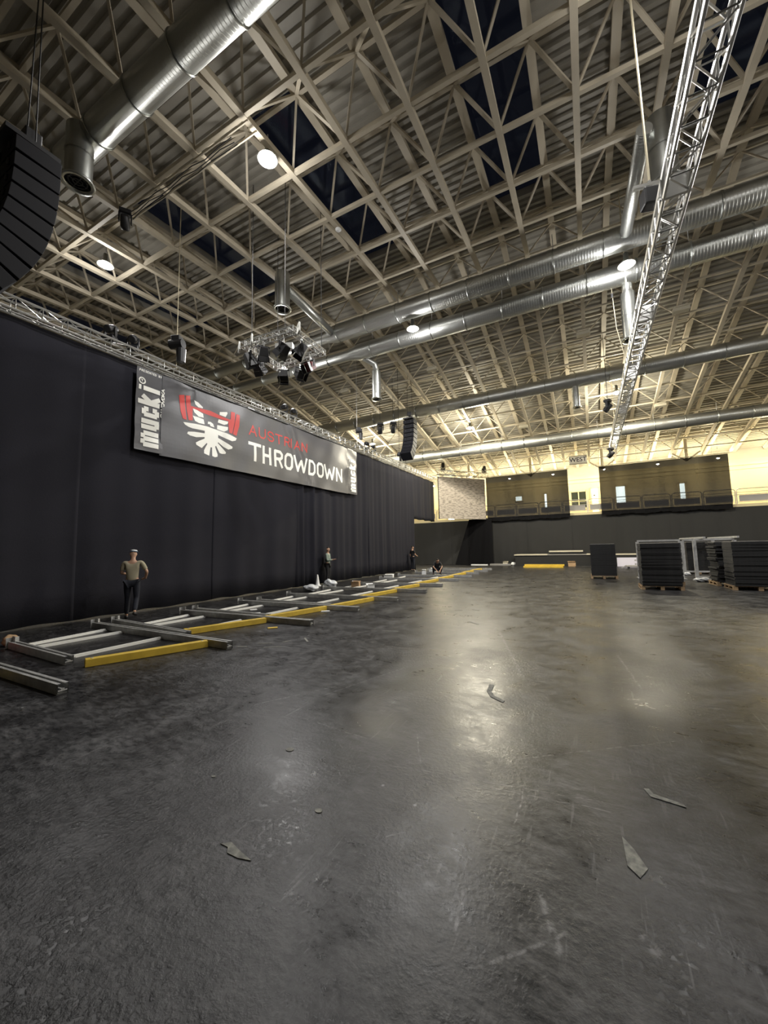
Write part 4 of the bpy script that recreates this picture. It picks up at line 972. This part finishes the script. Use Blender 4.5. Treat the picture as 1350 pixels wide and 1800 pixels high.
for (cx, cy), wx, wy, n, lab, jit, rz in stacks:
    if firstp: pal.location = (cx, cy, 0); pal['label'] = 'wooden pallet under the '+lab; firstp = False; pal.scale = (wx/1.04, 1, 1)
    else:
        p = dup(pal, (cx, cy, 0), rz, 'wooden pallet under the '+lab); p.scale = (wx/1.04, 1, 1)
    base = .137 if lab[0] != 'd' else .137
    H = (1.61-base)/n
    me = None
    for i in range(n):
        if me is None:
            b = MB(); b.box(-wx/2, wx/2, -wy/2, wy/2, .001, H-.004)
            o = b.build('rubber_mat', 'rubber'); me = o.data
        else:
            o = bpy.data.objects.new('rubber_mat', me); COL.objects.link(o)
        o.location = (cx+rnd.uniform(-jit, jit), cy+rnd.uniform(-jit, jit), base+i*H); o.rotation_euler = (0, 0, rz+rnd.uniform(-jit, jit)*.5)
        k = 'topmost' if i == n-1 else ('lowest' if i == 0 else None)
        tag(o, ('black rubber mat, %s of the %s' % (k, lab)) if k else 'black rubber floor mat lying within the '+lab, 'mat', 'mats in the '+lab)
    b = MB(); b.box(-wx/2+.02, wx/2-.04, -wy/2+.02, wy/2-.05, .001, .012)
    o = b.build('cover_sheet', 'greypanel', None, (cx, cy, base+n*H)); o.rotation_euler = (0, 0, rz+.02); tag(o, 'thin grey sheet lying on top of the '+lab, 'sheet', 'cover sheets on the mat stacks')

# upright steel frames between the stacks
def steel_frame(x0, x1, y, label):
    t = thing('steel_storage_frame', label, 'steel frame', ((x0+x1)/2, y, 0), 0, 'standing steel frames'); w2 = (x1-x0)/2
    for s in (-1, 1):
        b = MB(); b.box(s*w2-.06, s*w2+.06, -.05, .05, .01, 1.68); b.build('post', 'steel', t)
        b = MB(); b.box(s*w2-.09, s*w2+.09, -.35, .35, .0, .05); b.build('foot', 'steel', t)
    b = MB(); b.box(-w2, w2, -.04, .04, 1.68, 1.76); b.build('top_bar', 'steel', t)
    b = MB(); b.box(-w2+.06, w2-.06, -.03, .03, .12, .2); b.build('bottom_bar', 'steel', t)
steel_frame(4.15, 5.35, 24.4, 'grey steel frame standing at the back around the distant mat stack')
steel_frame(3.9, 5.2, 20.6, 'grey steel frame standing right behind the ragged mat stack')
steel_frame(1.95, 3.55, 21.4, 'grey steel frame standing behind the front left mat stack')
for i, (x0, x1, y0, y1, lab) in enumerate(((4.15, 4.15, 20.1, 24.9, 'left one over the frames'), (5.2, 5.3, 20.1, 24.9, 'right one over the frames'))):
    b = MB(); b.bar((x0, y0, 1.80), (x1, y1, 1.80), .08, .07); tag(b.build('loose_steel_bar', 'steel'), 'grey steel bar lying lengthwise on top of the standing frames, '+lab, 'steel bar', 'bars on the frames')
blob('plastic_wrap', 'plastic', (4.05, 23.9, 0), .22, (.6, .35), 'crumpled white wrap on the floor at the left frame post', 'wrap', 21)
blob('plastic_wrap', 'plastic', (4.0, 20.2, 0), .25, (.7, .35), 'crumpled white wrap on the floor before the ragged mat stack', 'wrap', 22)

# ------------------------------------------------------------------ low stage and things at the far wall
t = thing('stage_riser', 'low black stage with pale front edge before the far wall', 'stage', (0, 0, 0))
b = MB(); b.box(-5.35, .6, 32.6, 34.0, .0, .82); b.build('skirt', 'cloth2', t)
b = MB(); b.box(-5.42, -2.95, 32.52, 34.05, .82, .90); b.box(-.25, .7, 32.52, 34.05, .82, .90); b.build('edge_board', 'concrete', t)
b = MB(); b.box(-2.95, -.25, 32.55, 34.05, .82, .87); b.build('deck_board', 'greypanel', t)
t = thing('stage_riser', 'upper grey stage step lying on the low stage', 'stage', (0, 0, 0))
b = MB(); b.box(-2.7, -.55, 33.0, 34.0, .905, 1.05); b.build('frame', 'cloth2', t); b = MB(); b.box(-2.85, -.48, 32.95, 34.0, 1.05, 1.15); b.build('edge_board', 'concrete', t)
t = thing('stage_riser', 'dark stage section with pale edge right behind the lone mat stack', 'stage', (0, 0, 0))
b = MB(); b.box(.75, 3.6, 33.2, 34.0, 0, .78); b.build('skirt', 'cloth2', t); b = MB(); b.box(1.5, 3.6, 33.15, 34.0, .78, .87); b.build('edge_board', 'concrete', t)
t = thing('floor_banner', 'pale lilac printed board standing on the floor before the dark stage', 'board', (2.6, 32.2, 0))
b = MB(); b.box(-.95, .95, -.02, .02, .0, .62); b.build('board', 'lilac', t)
b = MB()
for r_ in range(2):
    for i in range(6): b.box(.1+i*.12, .19+i*.12, -.03, -.02, .38-.26*r_, .48-.26*r_)
b.build('print_marks', 'greypanel', t)
t = thing('equipment_trolley', 'flat dark trolley standing before the lilac board', 'trolley', (2.55, 29.6, 0))
b = MB(); b.box(-.55, .65, -.3, .3, .12, .2); b.build('platform', 'greypanel', t)
for x in (-.42, .5):
    b = MB(); b.tube([(x, -.25, .07), (x, .25, .07)], .06, 10); b.build('wheel', 'black', t)
b = MB(); b.bar((-.55, 0, .2), (-.8, 0, .02), .05, .05); b.build('handle', 'steel', t)
for i in range(3):
    b = MB(); b.box(-1.32, 1.32, -.07, .07, .0, .12)
    o = b.build('yellow_beam', 'yellow', None, (-3.05+.04*i, 29.95+(.16*i if i < 2 else .08), .122 if i == 2 else .002), bevel=.006)
    tag(o, 'yellow beam in the small pile before the stage, '+('front one', 'rear one', 'upper one')[i], 'yellow beam', 'yellow beams piled before the stage')
carton('small_crate', (-1.25, 32.0, 0), (.5, .35, .32), 'cardboard', 'small tan crate in front of the low stage', 'box', .1)
blob('white_bucket_bag', 'doorwhite', (-5.6, 32.9, 0), .16, (1, .9), 'round white bag at the left end of the low stage', 'bag', 30)
t = thing('flight_case', 'low grey case lying by the far curtain left of the stage', 'case', (-6.5, 33.3, 0)); b = MB(); b.box(-1.0, .75, -.25, .25, .0, .13); b.build('case_body', 'greypanel', t, bevel=.01); b = MB(); b.box(-1.0, .75, -.255, -.25, .09, .11); b.build('edge_strip', 'alu', t)
carton('grey_box', (-6.25, 33.25, .132), (.38, .25, .15), 'concrete', 'small pale box standing on the low grey case', 'box', 0)
b = MB(); b.box(-.7, .7, -.1, .1, .0, .09); tag(b.build('white_board', 'doorwhite', None, (-8.4, 33.2, 0)), 'low white board on the floor left of the grey case', 'board')
b = MB(); b.tube([(-.8+.4*j, .12*math.sin(j*1.7), .03) for j in range(6)], .03, 6); tag(b.build('cable_bundle', 'rope', None, (-.2, 31.3, 0)), 'black cable bundle on the floor before the stage, left of the lone mat stack', 'cable')

# ------------------------------------------------------------------ people
def skin_obj(name, verts, edges, rads, m, parent, sub=2, root=0):
    me = bpy.data.meshes.new(name); me.from_pydata(verts, edges, []); me.update(); me.materials.append(MT[m])
    o = bpy.data.objects.new(name, me); COL.objects.link(o); o.parent = parent
    md = o.modifiers.new('skin', 'SKIN'); md.use_smooth_shade = True
    if not me.skin_vertices: me.attributes.new
    for i, r in enumerate(rads):
        sv = me.skin_vertices[0].data[i]; sv.radius = (r if isinstance(r, tuple) else (r, r)); sv.use_root = (i == root)
    s = o.modifiers.new('sub', 'SUBSURF'); s.levels = sub; s.render_levels = sub
    return o
def person(name_label, loc, rz, J, top, bottom, shoe='black', hair='hair', sleeve='short', extras=None):
    """J: joint positions in local space (x right, y forward)"""
    t = thing('person', name_label, 'person', loc, rz)
    V = []; E = []; Rr = []
    def add(p, r, par=None):
        V.append(tuple(p)); Rr.append(r); i = len(V)-1
        if par is not None: E.append((par, i))
        return i
    mixp = lambda a, b, k: tuple(Vector(a).lerp(Vector(b), k))
    pel = add(J['pelvis'], (.125, .10)); wst = add(mixp(J['pelvis'], J['chest'], .45), (.115, .09), pel); ch = add(J['chest'], (.145, .105), wst)
    nk0 = add(mixp(J['chest'], J['neck'], .7), (.085, .07), ch); nk = add(J['neck'], .052, nk0)
    H = Vector(J['head']); N = Vector(J['neck']); ax = (H-N).normalized(); F = Vector(J.get('face', (0, 1, 0))).normalized(); S_ = ax.cross(F).normalized()
    jaw = add(H-ax*.06+F*.012, .066, nk); hm = add(H+ax*.01, .083, jaw); cr = add(H+ax*.075-F*.01, .062, hm)
    add(H-ax*.015+F*.098, .010, hm)
    for s in (-1, 1): add(H-ax*.01+S_*s*.088, .010, hm)
    for sd in ('l', 'r'):
        sh, el, wr_, dr_ = J['sh'+sd], J['el'+sd], J['wr'+sd], J['hd'+sd]
        a = add(sh, .052, ch); a2 = add(mixp(sh, el, .5), .046, a); b2 = add(el, .037, a2); b3 = add(mixp(el, wr_, .4), .036, b2); c2 = add(wr_, .025, b3)
        d = (Vector(dr_)-Vector(wr_)).normalized(); side = d.cross(Vector((0, 0, 1)))
        if side.length < .2: side = Vector((1, 0, 0))
        side.normalize(); nrm = side.cross(d).normalized()
        pm = add(Vector(wr_)+d*.05, (.034, .020), c2)
        for fi, (o_, ln) in enumerate(((-.030, .060), (-.010, .072), (.010, .068), (.030, .052))):
            k1 = add(Vector(wr_)+d*.095+side*o_, .0095, pm); k2 = add(Vector(wr_)+d*(.095+ln*.5)+side*o_*1.1-nrm*.008, .0088, k1); add(Vector(wr_)+d*(.095+ln*.85)+side*o_*1.1-nrm*.03, .008, k2)
        sg = -1 if sd == 'l' else 1
        t1 = add(Vector(wr_)+d*.05+side*.045*sg, .011, pm); add(Vector(wr_)+d*.085+side*.058*sg-nrm*.012, .0095, t1)
        hp, kn, an, to = J['hp'+sd], J['kn'+sd], J['an'+sd], J['to'+sd]
        a = add(hp, .082, pel); a2 = add(mixp(hp, kn, .5), .068, a); b2 = add(kn, .050, a2); b3 = add(mixp(kn, an, .35), .050, b2); c2 = add(an, .034, b3); add(to, .030, c2)
    skin_obj('body', V, E, Rr, 'skin', t)
    # shirt: torso and sleeves
    V2 = []; E2 = []; R3 = []
    def add2(p, r, par=None):
        V2.append(tuple(p)); R3.append(r); i = len(V2)-1
        if par is not None: E2.append((par, i))
        return i
    p0 = add2(mixp(J['pelvis'], J['chest'], -.20), (.160, .135)); p1 = add2(mixp(J['pelvis'], J['chest'], .5), (.140, .112), p0); p2 = add2(J['chest'], (.165, .122), p1); p3 = add2(mixp(J['chest'], J['neck'], .75), (.095, .085), p2)
    for sd in ('l', 'r'):
        a = add2(J['sh'+sd], .066, p2); m1 = add2(mixp(J['sh'+sd], J['el'+sd], .55), .060, a)
        if sleeve == 'long':
            m2 = add2(J['el'+sd], .050, m1); m3 = add2(mixp(J['el'+sd], J['wr'+sd], .5), .045, m2); add2(mixp(J['el'+sd], J['wr'+sd], .92), .034, m3)
        else: add2(mixp(J['sh'+sd], J['el'+sd], .85), .056, m1)
    skin_obj('shirt', V2, E2, R3, top, t)
    V2.clear(); E2.clear(); R3.clear()
    p0 = add2(J['pelvis'], (.142, .118))
    for sd in ('l', 'r'):
        a = add2(J['hp'+sd], .098, p0); a2 = add2(mixp(J['hp'+sd], J['kn'+sd], .5), .084, a); k = add2(J['kn'+sd], .066, a2); k2 = add2(mixp(J['kn'+sd], J['an'+sd], .5), .062, k); add2(mixp(J['kn'+sd], J['an'+sd], .95), .052, k2)
    skin_obj('trousers', list(V2), list(E2), list(R3), bottom, t)
    for sd in ('l', 'r'):
        an, to = Vector(J['an'+sd]), Vector(J['to'+sd]); d = (to-an); d.z = 0; d.normalize()
        z = min(an.z, to.z)
        skin_obj('shoe', [tuple(an-d*.05+Vector((0, 0, -.035))), tuple(an+d*.04+Vector((0, 0, -.035))), tuple(to+d*.03+Vector((0, 0, -.0)))], [(0, 1), (1, 2)], [(.045, .045), (.05, .048), (.042, .032)], shoe, t)
    # hair cap following the skull
    hv = [tuple(H+ax*.015-F*.035), tuple(H+ax*.075-F*.02), tuple(H+ax*.088+F*.035)]
    if hair: skin_obj('hair', hv, [(0, 1), (1, 2)], [.080, .066, .042], hair, t)
    for s in (-1, 1):
        b = MB(); b.lathe([(.001, -.008), (.007, -.004), (.008, .0), (.007, .004), (.001, .008)], tuple(H+ax*.01+F*.078+S_*s*.03), 8); b.build('eye', 'black', t)
    b = MB(); mo = H-ax*.065+F*.076; b.bar(mo-S_*.022, mo+S_*.022, .010, .008); b.build('mouth', 'redlens', t)
    if extras: extras(t, H, ax, F, S_)
    return t
def stand(lean=0):
    J = dict(pelvis=(0, 0, .95), chest=(0, lean*.5, 1.30), neck=(0, lean*.8, 1.50), head=(0, lean+.02, 1.635))
    for sd, s in (('l', -1), ('r', 1)):
        J['sh'+sd] = (s*.185, lean*.6, 1.42); J['el'+sd] = (s*.25, -.03, 1.14); J['wr'+sd] = (s*.24, .08, .90); J['hd'+sd] = (s*.23, .12, .8)
        J['hp'+sd] = (s*.095, 0, .90); J['kn'+sd] = (s*.11, .02, .50); J['an'+sd] = (s*.12, -.02, .085); J['to'+sd] = (s*.14, .13, .035)
    return J
# person 1: tan shirt, knitted hat, mid-step
J = stand(.04)
J['face'] = (-.55, .8, -.25); J['elr'] = (.33, -.06, 1.17); J['wrr'] = (.27, .16, 1.0); J['hdr'] = (.20, .26, .98)
J['ell'] = (-.24, .04, 1.15); J['wrl'] = (-.17, .24, 1.12); J['hdl'] = (-.08, .3, 1.14)
J['knr'] = (.11, .0, .50); J['anr'] = (.12, -.28, .20); J['tor'] = (.13, -.16, .10); J['knl'] = (-.1, .10, .50); J['anl'] = (-.1, .04, .085); J['tol'] = (-.11, .19, .035)
def hat(t, H, ax, F, S_):
    skin_obj('knitted_hat', [tuple(H+ax*.05-F*.01), tuple(H+ax*.11-F*.02)], [(0, 1)], [.108, .075], 'doorwhite', t)
    skin_obj('hat_band', [tuple(H+ax*.035-F*.012), tuple(H+ax*.06-F*.012)], [(0, 1)], [.112, .112], 'bluewool', t)
    skin_obj('beard', [tuple(H-ax*.08+F*.05), tuple(H-ax*.11+F*.045)], [(0, 1)], [.055, .04], 'hair', t)
person('person in tan T-shirt and knitted hat walking along the black curtain', (-10.35, 5.80, 0), .9, J, 'tan', 'navy', extras=hat)
# person 2: pale green and dark jacket holding phone, facing right
J = stand(.0); J['face'] = (.1, .95, -.3)
for sd, s in (('l', -1), ('r', 1)): J['el'+sd] = (s*.22, .04, 1.13); J['wr'+sd] = (s*.10, .27, 1.14); J['hd'+sd] = (s*.05, .36, 1.18)
def phone_body(t, H, ax, F, S_):
    skin_obj('dark_vest', [(0, 0, .98), (0, 0, 1.16), (0, 0, 1.24)], [(0, 1), (1, 2)], [(.165, .125), (.158, .122), (.12, .11)], 'darkgreen', t)
person('person in pale green jacket standing against the curtain looking at a phone', (-11.0, 15.05, 0), -1.25, J, 'teal', 'blacktee', sleeve='long', extras=phone_body)
b = MB(); b.box(-.035, .035, -.005, .005, -.07, .07); o = b.build('phone', 'black', None, (-10.555, 15.20, 1.235)); o.rotation_euler = (-.7, 0, -1.25); tag(o, 'dark phone held by the person in the pale green jacket', 'phone')
# person 3
J = stand(.0); J['elr'] = (.27, .02, 1.16); J['wrr'] = (.22, .2, 1.06); J['hdr'] = (.18, .28, 1.04)
person('person in black clothes standing by the far end of the left curtain', (-11.0, 25.0, 0), -.5, J, 'blacktee', 'navy')
# person 4: crouching
J = dict(pelvis=(0, -.10, .34), chest=(0, .10, .62), neck=(0, .24, .76), head=(0, .33, .84), face=(-.2, .8, -.55))
for sd, s in (('l', -1), ('r', 1)):
    J['sh'+sd] = (s*.18, .16, .70); J['el'+sd] = (s*.26, .32, .47); J['wr'+sd] = (s*.10, .48, .27); J['hd'+sd] = (s*.06, .54, .20)
    J['hp'+sd] = (s*.11, -.08, .32); J['kn'+sd] = (s*.26, .28, .44); J['an'+sd] = (s*.20, .0, .09); J['to'+sd] = (s*.24, .15, .035)
person('person in black T-shirt crouching over the beams on the far floor', (-8.15, 22.05, 0), PI+.55, J, 'blacktee', 'navy')
